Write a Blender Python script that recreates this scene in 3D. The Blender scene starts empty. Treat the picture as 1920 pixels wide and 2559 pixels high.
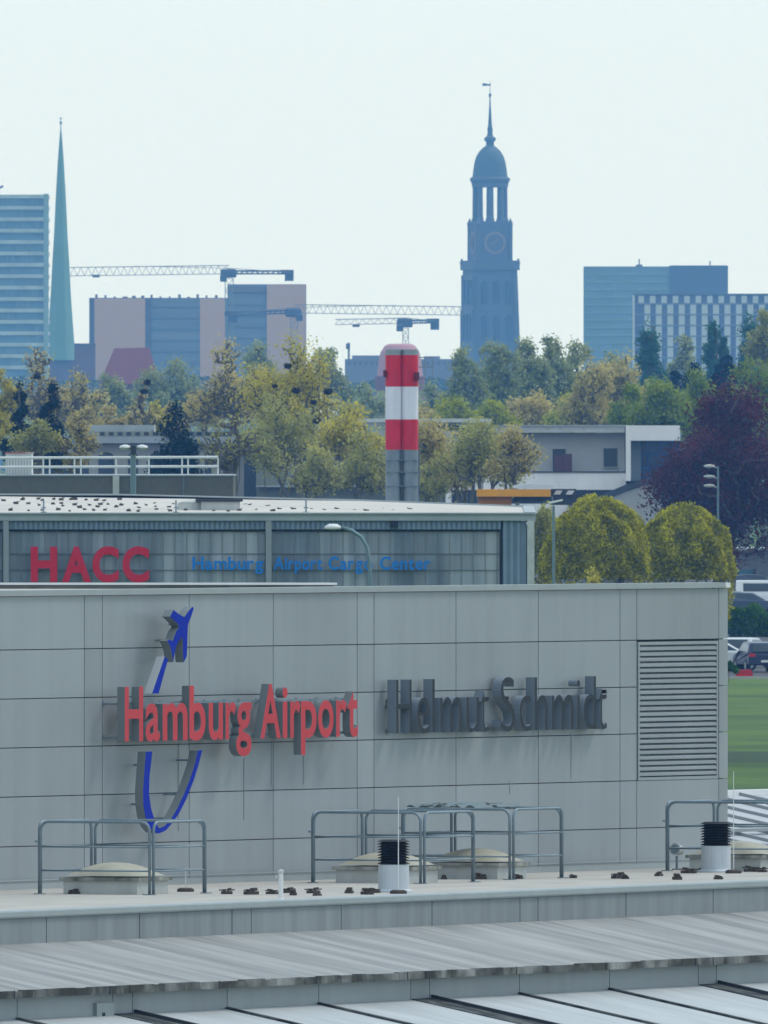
import bpy, math, random
import numpy as np
from mathutils import Vector, Matrix
R = math.radians
sc = bpy.context.scene
col = sc.collection

# ------------------------------------------------------------------ camera, light, exposure
F = 70000.0          # focal length in pixels of the 1920 px wide photograph
VH = 1080.0          # row of the horizon
CH = 12.0            # camera height
cam_d = bpy.data.cameras.new('camera'); cam = bpy.data.objects.new('camera', cam_d); col.objects.link(cam)
cam_d.sensor_fit = 'HORIZONTAL'; cam_d.sensor_width = 36.0; cam_d.lens = 36.0 * F / 1920
cam_d.clip_start = 5; cam_d.clip_end = 30000
cam.location = (0, 0, CH); cam.rotation_euler = (R(90) - (1279.5 - VH) / F, 0, 0)
cam_d.dof.use_dof = True; cam_d.dof.focus_distance = 520; cam_d.dof.aperture_fstop = cam_d.lens / 1000 / 0.028
sc.camera = cam
SUN_EL, SUN_AZ = R(52), R(62)      # azimuth clockwise from the view direction
world = bpy.data.worlds.new('World'); sc.world = world; world.use_nodes = True
wn = world.node_tree; bg = wn.nodes['Background']
sky = wn.nodes.new('ShaderNodeTexSky'); sky.sky_type = 'NISHITA'; sky.sun_disc = False
sky.sun_elevation = SUN_EL; sky.sun_rotation = SUN_AZ; sky.altitude = 20; sky.air_density = 1.0; sky.dust_density = 0.6; sky.ozone_density = 1.5
veil = wn.nodes.new('ShaderNodeMix'); veil.data_type = 'RGBA'; veil.inputs[0].default_value = 0.80      # thin bright cloud over the clear sky
veil.inputs[7].default_value = (9.0, 10.9, 12.7, 1)
wn.links.new(sky.outputs[0], veil.inputs[6]); wn.links.new(veil.outputs[2], bg.inputs[0]); bg.inputs[1].default_value = 0.10
sun_d = bpy.data.lights.new('sun', 'SUN'); sun_d.energy = 1.5; sun_d.angle = R(14); sun_d.color = (1, 0.96, 0.9)
sun = bpy.data.objects.new('sun', sun_d); col.objects.link(sun)
sdir = Vector((math.sin(SUN_AZ) * math.cos(SUN_EL), math.cos(SUN_AZ) * math.cos(SUN_EL), math.sin(SUN_EL)))
sun.rotation_euler = (-sdir).to_track_quat('-Z', 'Y').to_euler(); sun.location = (0, 200, 300)
sc.view_settings.view_transform = 'Standard'; sc.view_settings.look = 'None'; sc.view_settings.exposure = 0.0; sc.view_settings.gamma = 1
sc.render.engine = 'CYCLES'
sc.cycles.use_denoising = True
sc.cycles.max_bounces = 6; sc.cycles.diffuse_bounces = 3; sc.cycles.glossy_bounces = 2; sc.cycles.transmission_bounces = 4; sc.cycles.volume_bounces = 1
sc.cycles.caustics_reflective = False; sc.cycles.caustics_refractive = False

# ------------------------------------------------------------------ coordinates
def P(u, v, Y): return Vector(((u - 960) * Y / F, Y, CH - (v - VH) * Y / F))
def G(u, Y, z=0.0): return Vector(((u - 960) * Y / F, Y, z))
TH = math.atan(2.065); TH2 = R(68)
UP = Vector((0, 0, 1))
class Frame:                                                      # t along the wall, p out of it, z up
    def __init__(s, o, th):
        s.o = Vector(o); s.th = th; s.D = Vector((math.cos(th), math.sin(th), 0)); s.N = Vector((math.sin(th), -math.cos(th), 0))
    def __call__(s, t, p, z): return s.o + s.D * t + s.N * p + UP * z
    def t_of(s, u, p):                                            # t of column u in the plane p
        a = (u - 960) / F; o = s.o + s.N * p
        return (a * o.y - o.x) / (s.D.x - a * s.D.y)
    def tz(s, u, v, p):
        t = s.t_of(u, p); Y = (s.o + s.N * p + s.D * t).y
        return t, CH - (v - VH) * Y / F
    def tp(s, u, v, z):                                           # t, p of pixel u, v on the level z
        Y = (CH - z) * F / (v - VH); q = Vector(((u - 960) * Y / F, Y, 0)) - s.o
        return q.dot(s.D), q.dot(s.N)
FW = Frame((0, 440, 0), TH); F2 = Frame((0, 420.2, 0), TH2); FX = Frame((0, 0, 0), 0)

# ------------------------------------------------------------------ materials
def nodes(m): return m.node_tree.nodes, m.node_tree.links
def mat(name, c, rough=0.7, metal=0.0, var=0.0, scale=1.0, island=0.0, spec=0.3, stretch=None, c2=None, rot=0.0, detail=4, contrast=None, bump=0.0, streak=0.0):
    m = bpy.data.materials.new(name); m.use_nodes = True
    ns, ln = nodes(m); b = ns['Principled BSDF']
    b.inputs['Base Color'].default_value = (*c, 1); b.inputs['Roughness'].default_value = rough
    b.inputs['Metallic'].default_value = metal; b.inputs['Specular IOR Level'].default_value = spec
    out = None
    if var or c2:
        g = ns.new('ShaderNodeNewGeometry'); mp = ns.new('ShaderNodeMapping'); nz = ns.new('ShaderNodeTexNoise')
        mp.inputs['Rotation'].default_value = (0, 0, rot)
        mp2 = ns.new('ShaderNodeMapping'); mp2.inputs['Scale'].default_value = stretch or (1, 1, 1)
        nz.inputs['Scale'].default_value = scale; nz.inputs['Detail'].default_value = detail; nz.inputs['Roughness'].default_value = 0.6
        ln.new(g.outputs['Position'], mp.inputs[0]); ln.new(mp.outputs[0], mp2.inputs[0]); ln.new(mp2.outputs[0], nz.inputs['Vector'])
        rp = ns.new('ShaderNodeValToRGB'); ln.new(nz.outputs['Fac'], rp.inputs[0])
        lo, hi = contrast or (0.3, 0.7)
        rp.color_ramp.elements[0].position = lo; rp.color_ramp.elements[1].position = hi
        if c2: a, bcol = c, c2
        else: a, bcol = [x * (1 - var) for x in c], [min(1, x * (1 + var)) for x in c]
        rp.color_ramp.elements[0].color = (*a, 1); rp.color_ramp.elements[1].color = (*bcol, 1)
        out = rp.outputs[0]
        if bump:
            bp = ns.new('ShaderNodeBump'); bp.inputs['Strength'].default_value = bump; bp.inputs['Distance'].default_value = 0.02
            ln.new(nz.outputs['Fac'], bp.inputs['Height']); ln.new(bp.outputs[0], b.inputs['Normal'])
    if island:
        g2 = ns.new('ShaderNodeNewGeometry'); mr = ns.new('ShaderNodeMapRange')
        mr.inputs[3].default_value = 1 - island; mr.inputs[4].default_value = 1 + island
        ln.new(g2.outputs['Random Per Island'], mr.inputs[0])
        hs = ns.new('ShaderNodeHueSaturation'); ln.new(mr.outputs[0], hs.inputs['Value'])
        if out: ln.new(out, hs.inputs['Color'])
        else: hs.inputs['Color'].default_value = (*c, 1)
        out = hs.outputs[0]
    if streak:                                                    # rain and dirt streaks running down
        g3 = ns.new('ShaderNodeNewGeometry'); m1 = ns.new('ShaderNodeMapping'); m1.inputs['Rotation'].default_value = (0, 0, rot)
        m2 = ns.new('ShaderNodeMapping'); m2.inputs['Scale'].default_value = (3.2, 3.2, 0.22)
        n3 = ns.new('ShaderNodeTexNoise'); n3.inputs['Scale'].default_value = 1.0; n3.inputs['Detail'].default_value = 5
        ln.new(g3.outputs['Position'], m1.inputs[0]); ln.new(m1.outputs[0], m2.inputs[0]); ln.new(m2.outputs[0], n3.inputs['Vector'])
        r3 = ns.new('ShaderNodeMapRange'); r3.inputs[1].default_value = 0.35; r3.inputs[2].default_value = 0.68; r3.inputs[3].default_value = 1 + streak * .5; r3.inputs[4].default_value = 1 - streak
        ln.new(n3.outputs['Fac'], r3.inputs[0]); h3 = ns.new('ShaderNodeHueSaturation'); ln.new(r3.outputs[0], h3.inputs['Value']); ln.new(out, h3.inputs['Color']); out = h3.outputs[0]
    if out: ln.new(out, b.inputs['Base Color'])
    return m
def leaf_mat(name, c, c2, scale=0.5, trans=0.45):
    m = bpy.data.materials.new(name); m.use_nodes = True; ns, ln = nodes(m)
    ns.remove(ns['Principled BSDF']); o = ns['Material Output']
    g = ns.new('ShaderNodeNewGeometry'); nz = ns.new('ShaderNodeTexNoise'); nz.inputs['Scale'].default_value = scale; nz.inputs['Detail'].default_value = 3
    ln.new(g.outputs['Position'], nz.inputs['Vector'])
    ad = ns.new('ShaderNodeMath'); ad.operation = 'MULTIPLY_ADD'; ad.inputs[1].default_value = 0.45
    sb = ns.new('ShaderNodeMath'); sb.operation = 'SUBTRACT'; sb.inputs[1].default_value = 0.22
    ln.new(g.outputs['Random Per Island'], ad.inputs[0]); ln.new(nz.outputs['Fac'], sb.inputs[0]); ln.new(sb.outputs[0], ad.inputs[2])
    rp = ns.new('ShaderNodeValToRGB'); rp.color_ramp.elements[0].position = 0.25; rp.color_ramp.elements[1].position = 0.75
    rp.color_ramp.elements[0].color = (*c, 1); rp.color_ramp.elements[1].color = (*c2, 1); ln.new(ad.outputs[0], rp.inputs[0])
    d = ns.new('ShaderNodeBsdfDiffuse'); t = ns.new('ShaderNodeBsdfTranslucent'); mx = ns.new('ShaderNodeMixShader'); mx.inputs[0].default_value = trans
    ln.new(rp.outputs[0], d.inputs[0]); ln.new(rp.outputs[0], t.inputs[0]); ln.new(d.outputs[0], mx.inputs[1]); ln.new(t.outputs[0], mx.inputs[2]); ln.new(mx.outputs[0], o.inputs[0])
    return m

# ------------------------------------------------------------------ mesh collector
class MB:
    def __init__(s): s.v = []; s.f = []; s.m = []
    def add(s, vs, fs, mi=0):
        o = len(s.v); s.v += [tuple(x) for x in vs]; s.f += [tuple(i + o for i in f) for f in fs]; s.m += [mi] * len(fs); return s
    def box(s, o, a, b, c, mi=0):                      # corner + three edge vectors
        o, a, b, c = map(Vector, (o, a, b, c))
        vs = [o, o + a, o + a + b, o + b, o + c, o + a + c, o + a + b + c, o + b + c]
        fs = [(0, 3, 2, 1), (4, 5, 6, 7), (0, 1, 5, 4), (1, 2, 6, 5), (2, 3, 7, 6), (3, 0, 4, 7)]
        if a.cross(b).dot(c) < 0: fs = [f[::-1] for f in fs]
        return s.add(vs, fs, mi)
    def wb(s, t0, t1, p0, p1, z0, z1, mi=0, fr=None):  # box in the wall's frame
        fr = fr or FW
        return s.box(fr(t0, p0, z0), fr.D * (t1 - t0), fr.N * (p1 - p0), UP * (z1 - z0), mi)
    def ab(s, x0, x1, y0, y1, z0, z1, mi=0):
        return s.box((x0, y0, z0), (x1 - x0, 0, 0), (0, y1 - y0, 0), (0, 0, z1 - z0), mi)
    def pb(s, u0, u1, v0, v1, Y, depth, mi=0):         # box whose front stands at distance Y between columns u and rows v
        a = P(u0, v1, Y); b = P(u1, v0, Y)
        return s.ab(a.x, b.x, Y, Y + depth, a.z, b.z, mi)
    def tube(s, a, b, r0, r1=None, n=8, mi=0, caps=True):
        a, b = Vector(a), Vector(b); r1 = r0 if r1 is None else r1
        d = (b - a).normalized(); x = d.orthogonal().normalized(); y = d.cross(x)
        vs = [a + (x * math.cos(k * 2 * math.pi / n) + y * math.sin(k * 2 * math.pi / n)) * r0 for k in range(n)] + \
             [b + (x * math.cos(k * 2 * math.pi / n) + y * math.sin(k * 2 * math.pi / n)) * r1 for k in range(n)]
        fs = [(k, (k + 1) % n, n + (k + 1) % n, n + k) for k in range(n)]
        if caps: fs += [tuple(range(n))[::-1], tuple(range(n, 2 * n))]
        return s.add(vs, fs, mi)
    def path(s, pts, r, n=8, mi=0):
        pts = [Vector(p) for p in pts]; rings = []
        x = None
        for i, p in enumerate(pts):
            d = (pts[min(i + 1, len(pts) - 1)] - pts[max(i - 1, 0)]).normalized()
            x = d.orthogonal().normalized() if x is None else (x - d * x.dot(d)).normalized()
            y = d.cross(x); rings += [p + (x * math.cos(k * 2 * math.pi / n) + y * math.sin(k * 2 * math.pi / n)) * r for k in range(n)]
        fs = [(i * n + k, i * n + (k + 1) % n, (i + 1) * n + (k + 1) % n, (i + 1) * n + k) for i in range(len(pts) - 1) for k in range(n)]
        fs += [tuple(range(n))[::-1], tuple(range((len(pts) - 1) * n, len(pts) * n))]
        return s.add(rings, fs, mi)
    def lathe(s, c, prof, n=16, mi=0, rot=0.0):        # prof: (radius, z) from bottom to top
        vs = []
        for r, z in prof:
            vs += [Vector((c[0] + r * math.cos(rot + k * 2 * math.pi / n), c[1] + r * math.sin(rot + k * 2 * math.pi / n), c[2] + z)) for k in range(n)]
        L = len(prof)
        fs = [(i * n + k, i * n + (k + 1) % n, (i + 1) * n + (k + 1) % n, (i + 1) * n + k) for i in range(L - 1) for k in range(n)]
        fs += [tuple(range(n))[::-1], tuple(range((L - 1) * n, L * n))]
        return s.add(vs, fs, mi)
    def prism(s, pts, d, mi=0, mside=None):            # planar polygon + depth vector (front = pts)
        pts = [Vector(p) for p in pts]; d = Vector(d); n = len(pts)
        s.add(pts + [p + d for p in pts], [tuple(range(n))], mi)
        s.f[-1:] = [s.f[-1]]
        o = len(s.v) - 2 * n; ms = mi if mside is None else mside
        s.f += [tuple(o + n + k for k in range(n))[::-1]]; s.m += [ms]
        for k in range(n):
            s.f.append((o + k, o + n + k, o + n + (k + 1) % n, o + (k + 1) % n)); s.m.append(ms)
        return s
    def each(s, name, mats, parent):                   # every box of the collection as a part of its own
        for k in range(0, len(s.v), 8):
            q = MB(); q.v = s.v[k:k + 8]; q.f = [tuple(i - k for i in f) for f in s.f[k // 8 * 6:k // 8 * 6 + 6]]; q.m = [0] * 6; q.build(name, mats, parent)
    def build(s, name, mats, parent=None, loc=None, smooth=False, bevel=0.0):
        if not isinstance(mats, (list, tuple)): mats = [mats]
        par_w = Vector((0, 0, 0))
        if parent is not None:
            q = parent
            while q: par_w += q.location; q = q.parent
        loc = Vector(loc) if loc is not None else Vector((0, 0, 0))
        base = par_w if parent is not None else loc
        me = bpy.data.meshes.new(name)
        v = np.array(s.v, dtype=float) - np.array(base)
        me.from_pydata(v.tolist(), [], s.f); 
        for m in mats: me.materials.append(m)
        me.polygons.foreach_set('material_index', s.m)
        if smooth: me.polygons.foreach_set('use_smooth', [True] * len(s.f))
        me.update()
        o = bpy.data.objects.new(name, me); col.objects.link(o)
        if parent is not None: o.parent = parent
        else: o.location = base
        if bevel:
            b = o.modifiers.new('bevel', 'BEVEL'); b.width = bevel; b.segments = 2; b.limit_method = 'ANGLE'
        return o
def tag(o, label=None, cat=None, group=None, kind=None):
    for k, x in (('label', label), ('category', cat), ('group', group), ('kind', kind)):
        if x: o[k] = x
    return o
def thing(name, label, cat, loc, group=None):
    o = bpy.data.objects.new(name, None); col.objects.link(o); o.location = loc; o.empty_display_size = 0.3
    return tag(o, label, cat, group)
def copy_thing(src, shift, label=None):
    c = src.copy(); col.objects.link(c); c.location = src.location + Vector(shift)
    if label: c['label'] = label
    for ch in list(src.children):
        d = ch.copy(); col.objects.link(d); d.parent = c
        for g in ch.children:
            e = g.copy(); col.objects.link(e); e.parent = d
    return c

# ------------------------------------------------------------------ palette
M = {}
M['grass'] = mat('grass', (0.030, 0.075, 0.004), 0.95, c2=(0.080, 0.150, 0.008), scale=0.09, stretch=(1.0, 0.5, 1), detail=6, contrast=(0.35, 0.65))
M['asphalt'] = mat('asphalt', (0.06, 0.06, 0.062), 0.9, var=0.2, scale=0.3)
M['panel'] = mat('grey_panel', (0.282, 0.312, 0.324), 0.42, metal=0.12, rot=-TH, streak=0.055, island=0.07, var=0.06, scale=0.35, spec=0.5)
M['joint'] = mat('panel_joint', (0.085, 0.095, 0.10), 0.8)
M['fascia'] = mat('fascia_panel', (0.232, 0.255, 0.262), 0.5, metal=0.1, rot=-TH2, streak=0.15, var=0.09, scale=1.2, stretch=(3, 3, 0.4), island=0.03)
M['coping'] = mat('coping_metal', (0.34, 0.38, 0.38), 0.4, metal=0.3, var=0.06, scale=2)
M['membrane'] = mat('roof_membrane', (0.43, 0.41, 0.365), 0.85, var=0.14, scale=0.8, rot=-TH, stretch=(0.5, 1.5, 1))
M['white'] = mat('white_paint', (0.72, 0.73, 0.72), 0.5, var=0.05, scale=1.5)
M['cream'] = mat('cream_dome', (0.38, 0.36, 0.27), 0.45, var=0.12, scale=3)
M['offwhite'] = mat('weathered_white', (0.48, 0.50, 0.47), 0.7, var=0.12, scale=3)
M['moss'] = mat('dirty_edge', (0.10, 0.11, 0.09), 0.95, c2=(0.20, 0.21, 0.19), scale=1.5, contrast=(0.3, 0.6))
M['galv'] = mat('galvanised_steel', (0.20, 0.26, 0.29), 0.5, metal=0.4, var=0.15, scale=3)
M['black'] = mat('black_plastic', (0.012, 0.014, 0.018), 0.6)
M['dark'] = mat('dark_grey', (0.04, 0.045, 0.05), 0.7)
M['block'] = mat('dark_block', (0.075, 0.06, 0.05), 0.9, var=0.4, scale=12)
M['red_sign'] = mat('red_letter_face', (0.52, 0.035, 0.045), 0.45, island=0.05)
M['sign_side'] = mat('letter_side', (0.19, 0.215, 0.22), 0.5, metal=0.1)
M['blue_sign'] = mat('blue_sign_face', (0.003, 0.022, 0.34), 0.55, spec=0.1)
M['dark_sign'] = mat('dark_letter_face', (0.009, 0.013, 0.018), 0.45)
M['dark_side'] = mat('dark_letter_side', (0.20, 0.24, 0.28), 0.45, metal=0.15)
M['chrome_side'] = mat('pale_metal_side', (0.50, 0.52, 0.52), 0.4, metal=0.2)
M['hangar_red'] = mat('faded_red_letter', (0.62, 0.018, 0.045), 0.7)
M['hangar_blue'] = mat('blue_letter', (0.012, 0.20, 0.62), 0.7)
M['corr'] = mat('corrugated_blue_grey', (0.20, 0.27, 0.34), 0.6, metal=0.1, var=0.1, scale=1)
M['hroof'] = mat('hangar_roof_white', (0.53, 0.50, 0.45), 0.8, var=0.10, scale=0.4, stretch=(1, 0.3, 1))
M['hedge'] = mat('hangar_roof_edge', (0.36, 0.40, 0.41), 0.7, var=0.12, scale=0.8)
M['pane'] = mat('translucent_glazing', (0.13, 0.17, 0.21), 0.35, c2=(0.42, 0.46, 0.48), scale=0.55, stretch=(2.2, 1, 0.10), detail=5, contrast=(0.35, 0.75), island=0.18, spec=0.5)  # opaque panes: dim interior and its pale light streaks painted into the colour
M['mull'] = mat('mullion_grey', (0.27, 0.30, 0.31), 0.6)
M['concrete'] = mat('brown_grey_concrete', (0.13, 0.13, 0.12), 0.9, var=0.12, scale=3)
M['red'] = mat('signal_red_paint', (0.72, 0.014, 0.035), 0.45, var=0.10, scale=1, streak=0.12)
M['wht'] = mat('signal_white_paint', (0.86, 0.87, 0.90), 0.5, var=0.05, scale=1, streak=0.08)
M['steel'] = mat('bare_flue_steel', (0.24, 0.28, 0.30), 0.4, metal=0.55, var=0.25, scale=1.2, stretch=(1, 1, 0.4))
M['pale_wall'] = mat('pale_render', (0.40, 0.40, 0.36), 0.9, var=0.08, scale=0.5)
M['white_wall'] = mat('white_render', (0.86, 0.85, 0.82), 0.9, var=0.08, scale=0.6, stretch=(1, 1, 0.5))
M['olive_wall'] = mat('greenish_render', (0.20, 0.22, 0.17), 0.9, var=0.12, scale=0.4)
M['window'] = mat('dark_window', (0.015, 0.035, 0.045), 0.15, spec=0.6, var=0.3, scale=0.7)
M['bluewin'] = mat('blue_window', (0.010, 0.06, 0.16), 0.2, spec=0.6, var=0.4, scale=0.6)
M['bluefr'] = mat('blue_frame', (0.01, 0.10, 0.36), 0.5)
M['roofdark'] = mat('dark_roofing', (0.055, 0.065, 0.075), 0.8, var=0.2, scale=1)
M['yellow'] = mat('orange_yellow_paint', (0.80, 0.36, 0.012), 0.6, var=0.08, scale=1)
M['brown'] = mat('brown_board', (0.11, 0.055, 0.06), 0.8, var=0.1, scale=1)
M['bark'] = mat('bark', (0.15, 0.135, 0.095), 0.95, var=0.25, scale=3)
M['barkpale'] = mat('pale_bark', (0.12, 0.11, 0.07), 0.95, var=0.25, scale=3)
M['nest'] = mat('nest_sticks', (0.018, 0.015, 0.014), 0.95)
M['lamp'] = mat('lamp_pole_grey', (0.16, 0.24, 0.26), 0.5, metal=0.2)
# leaves
L = {}
L['yellow'] = leaf_mat('spring_yellow_leaves', (0.42, 0.38, 0.07), (0.78, 0.70, 0.10), trans=0.5)
L['olive'] = leaf_mat('olive_leaves', (0.28, 0.29, 0.09), (0.58, 0.57, 0.17), trans=0.5)
L['ochre'] = leaf_mat('ochre_leaves', (0.38, 0.33, 0.12), (0.70, 0.60, 0.22), trans=0.5)
L['green'] = leaf_mat('fresh_green_leaves', (0.14, 0.22, 0.02), (0.38, 0.45, 0.045))
L['lime'] = leaf_mat('lime_leaves', (0.22, 0.26, 0.015), (0.55, 0.58, 0.035))
L['bush'] = leaf_mat('bush_leaves', (0.17, 0.18, 0.010), (0.66, 0.62, 0.03), scale=0.9)
L['conifer'] = leaf_mat('conifer_needles', (0.008, 0.022, 0.022), (0.018, 0.045, 0.038), trans=0.1)
L['poplar'] = leaf_mat('poplar_leaves', (0.03, 0.11, 0.06), (0.09, 0.22, 0.11), trans=0.3)
L['purple'] = leaf_mat('purple_leaves', (0.055, 0.014, 0.018), (0.17, 0.048, 0.048), trans=0.3)
L['far'] = leaf_mat('far_wood_leaves', (0.04, 0.08, 0.05), (0.12, 0.15, 0.07), scale=0.05, trans=0.2)
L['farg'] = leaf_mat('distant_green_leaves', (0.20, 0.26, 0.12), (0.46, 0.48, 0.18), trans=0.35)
L['hedge'] = leaf_mat('hedge_leaves', (0.03, 0.08, 0.01), (0.10, 0.24, 0.02), scale=1.0, trans=0.3)
M['strip'] = mat('streaked_roof_sheet', (0.17, 0.18, 0.175), 0.8, c2=(0.38, 0.385, 0.37), scale=1.0, rot=-TH2, stretch=(1.7, 0.22, 1), detail=6, contrast=(0.28, 0.74))
M['sheet'] = mat('pale_roof_sheet', (0.37, 0.40, 0.405), 0.75, c2=(0.48, 0.51, 0.515), scale=1.0, rot=-TH2, stretch=(2.0, 0.5, 1), detail=4, contrast=(0.3, 0.7))
M['annex'] = mat('annex_roof_sheet', (0.42, 0.44, 0.45), 0.65, var=0.08, scale=1.0, rot=-TH, stretch=(2.0, 0.5, 1))

# ------------------------------------------------------------------ ground
g = MB(); g.add([(-1500, -100, 0), (1500, -100, 0), (1500, 9800, 0), (-1500, 9800, 0)], [(0, 1, 2, 3)])
tag(g.build('ground', M['grass']), kind='structure')
g = MB(); g.add([(-150, 1362, 0.006), (150, 1362, 0.006), (150, 2360, 0.006), (-150, 2360, 0.006)], [(0, 1, 2, 3)])
tag(g.build('car_park_asphalt', M['asphalt']), kind='structure')
g = MB(); g.ab(-150, 150, 1361.7, 1362, -0.2, 0.13)
tag(g.build('kerb', M['pale_wall']), kind='structure')
for k, (ya, yb) in enumerate([(1545, 1560)]):
    g = MB(); g.add([(-150, ya, 0.012), (150, ya, 0.012), (150, yb, 0.012), (-150, yb, 0.012)], [(0, 1, 2, 3)])
    tag(g.build('planted_strip', M['grass']), kind='structure')

g = MB(); g.add([(-150, 1016, 0.004), (150, 1016, 0.004), (150, 1052, 0.004), (-150, 1052, 0.004)], [(0, 1, 2, 3)])
tag(g.build('mown_strip', mat('long_grass', (0.018, 0.042, 0.012), .95, c2=(.035, .075, .016), scale=.15, stretch=(1, 3, 1))), kind='structure')
# ------------------------------------------------------------------ terminal building
T = thing('terminal_building', 'long grey panelled airport building with a louvre and stepped pale roofs in front', 'building', FW(0, 0, 0))
TL, TR = -34.0, FW.t_of(1820, 0)
b = MB(); b.wb(TL, TR - 0.005, -14, -0.09, 0, 9.48)
b.build('body', M['joint'], T)
b = MB(); b.wb(TL + .2, TR - .3, -13.7, -0.5, 9.484, 9.50); b.build('roof', M['membrane'], T)
zr = [4.86, 5.66, 6.42, 7.17, 7.92, 8.67, 9.49]
uj = [-211, 3 - 211, -5, 211, 256, 473, 683, 893, 935, 1140, 1346, 1550, 1592, 1797]
tj = [TL, -27.8, -24.7, -21.6, -18.5] + [FW.t_of(u, 0) for u in uj[1:]] + [TR]
tj = sorted(set(round(t, 3) for t in tj))
tl0, zl0 = FW.tz(1595, 1920, 0); tl1, zl1 = FW.tz(1795, 1584, 0)
zl0, zl1 = 6.42, 8.67 - 0.03
b = MB(); gp = 0.011
for i in range(len(tj) - 1):
    for j in range(6):
        a, c = tj[i], tj[i + 1]
        if abs((a + c) / 2 - (tl0 + tl1) / 2) < 0.5 and zr[j] > 6.3 and zr[j] < 8.6: continue
        b.wb(a + gp, c - gp, -0.09 + .001, 0.0, zr[j] + gp * .62, zr[j + 1] - gp * .62)
b.build('cladding_panels', M['panel'], T)
b = MB(); b.wb(TL, TR, 0.002, 0.03, 4.99, 5.10); b.wb(TL, TR, 0.032, 0.05, 5.13, 5.15); b.build('base_flashing', M['coping'], T)
b = MB(); b.wb(TL, TR - .17, -0.35, 0.035, 9.495, 9.58); b.wb(TL, TR - .17, 0.036, 0.05, 9.495, 9.52); b.build('coping', M['coping'], T)
b = MB(); b.wb(TR - .168, TR + .02, -0.35, 0.036, 9.495, 9.575); b.build('corner_cap', M['white'], T)
b = MB()
a = P(-400, 1462, 447); c = P(35, 1462, 447); e = P(835, 1465, 447)
b.ab(a.x, e.x, 447, 447.3, 9.3, c.z)
b.build('rear_parapet', M['moss'], T)
b = MB(); b.ab(a.x, e.x + .05, 446.95, 447.35, c.z + .002, c.z + .035); b.build('rear_parapet_cap', M['white'], T)
# louvre
b = MB(); b.wb(tl0 + .02, tl1 - .02, -0.088, -0.06, zl0 + .02, zl1 - .02, 1)
for (t0, t1, z0, z1) in ((tl0, tl1, zl0, zl0 + .05), (tl0, tl1, zl1 - .05, zl1), (tl0, tl0 + .06, zl0 + .05, zl1 - .05), (tl1 - .06, tl1, zl0 + .05, zl1 - .05)):
    b.wb(t0 + .002, t1 - .002, -0.058, 0.006, z0, z1)
LV = b.build('louvre', [M['panel'], M['black']], T)
b = MB(); n = 24; hh = (zl1 - zl0 - .12) / n
for k in range(n):
    z = zl0 + .06 + k * hh
    o = FW(tl0 + .06, -0.055, z + hh * .98)
    b.box(o, FW.D * (tl1 - tl0 - .12), FW.N * 0.058 - UP * hh * .52, UP * 0.012)
    b.wb(tl0 + .06, tl1 - .06, -0.004, 0.004, z + hh * .12, z + hh * .46)
b.build('louvre_slats', M['panel'], LV)
# thin cables and drain stains below the lettering
b = MB()
for u, v0, v1 in ((446, 1862, 2076), (610, 1895, 2050), (679, 1850, 1965), (759, 1890, 1960), (1428, 1830, 1945), (1274, 1950, 1985)):
    t, z1 = FW.tz(u, v0, 0); _, z0 = FW.tz(u, v1, 0); b.wb(t - .014, t + .014, 0.001, 0.007, z0, z1)
b.build('streak_stain', mat('rain_streak', (0.26, 0.29, 0.29), 0.6), T)

# deck in front of the wall
dk = MB(); z0, z1 = 4.7, 5.0
pts = [FW(TL, 0, 0), F2(-44, -0.12, 0), F2(26, -0.12, 0), FW(26, 0, 0)]
dk.add([p + UP * z0 for p in pts] + [p + UP * z1 for p in pts], [(0, 3, 2, 1), (4, 5, 6, 7)] + [(k, (k + 1) % 4, 4 + (k + 1) % 4, 4 + k) for k in range(4)])
dk.build('deck', M['membrane'], T)
b = MB(); b.wb(-44, 26, -0.12, 0.05, 4.93, 5.055, fr=F2); b.build('deck_coping', M['coping'], T, bevel=0.03)
def joints(us, p, z):
    return [F2.t_of(u, p) for u in us]
j1 = [F2.t_of(u, 0) for u in (-351, -118, -96 + 210 - 230 - 1 + 1, 116, 349, 580, 628, 853, 1080, 1300, 1345, 1565, 1783, 2000, 2215, 2260)]
j1 = sorted([-44] + [F2.t_of(u, 0) for u in (-351, -118, 116, 349, 580, 628, 853, 1080, 1300, 1345, 1565, 1783, 2000)] + [26])
b = MB()
for a, c in zip(j1[:-1], j1[1:]): b.wb(a + .016, c - .016, -0.10, 0.0, 4.5, 4.928, fr=F2)
b.build('deck_fascia', M['fascia'], T)
b = MB(); b.wb(-44, 26, -0.12, -0.102, 3.2, 4.69, fr=F2); b.build('fascia_backing', M['dark'], T)
# first pitched strip
b = MB(); pe, ze = 2.74, 4.0
o = F2(-44, 0.002, 4.50); b.box(o, F2.D * 70, F2.N * pe + UP * (ze - 4.56), UP * 0.06)
b.build('upper_pitched_roof', M['strip'], T)
b = MB()
je = sorted([F2.t_of(u, pe) for u in (28, 267, 317, 540, 783, 1011, 1057, 1283, 1507, 1731, 1775)])
rnd = random.Random(5); t = -44
while t < 26:
    w = rnd.uniform(.3, 1.1); b.wb(t, t + w - .012, pe - .04, pe + .05, ze - .085, ze + .02 + rnd.uniform(-.008, .01), fr=F2); t += w
b.build('mossy_eave', mat('mossy_gutter_edge', (0.045, 0.045, 0.036), 0.95, c2=(0.23, 0.235, 0.22), scale=1.1, detail=5, contrast=(0.44, 0.66), island=0.3), T)
b = MB()
for t in je: b.wb(t - .012, t + .012, pe + .051, pe + .056, ze - .09, ze + .03, fr=F2)
b.build('eave_joint', M['black'], T)
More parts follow.
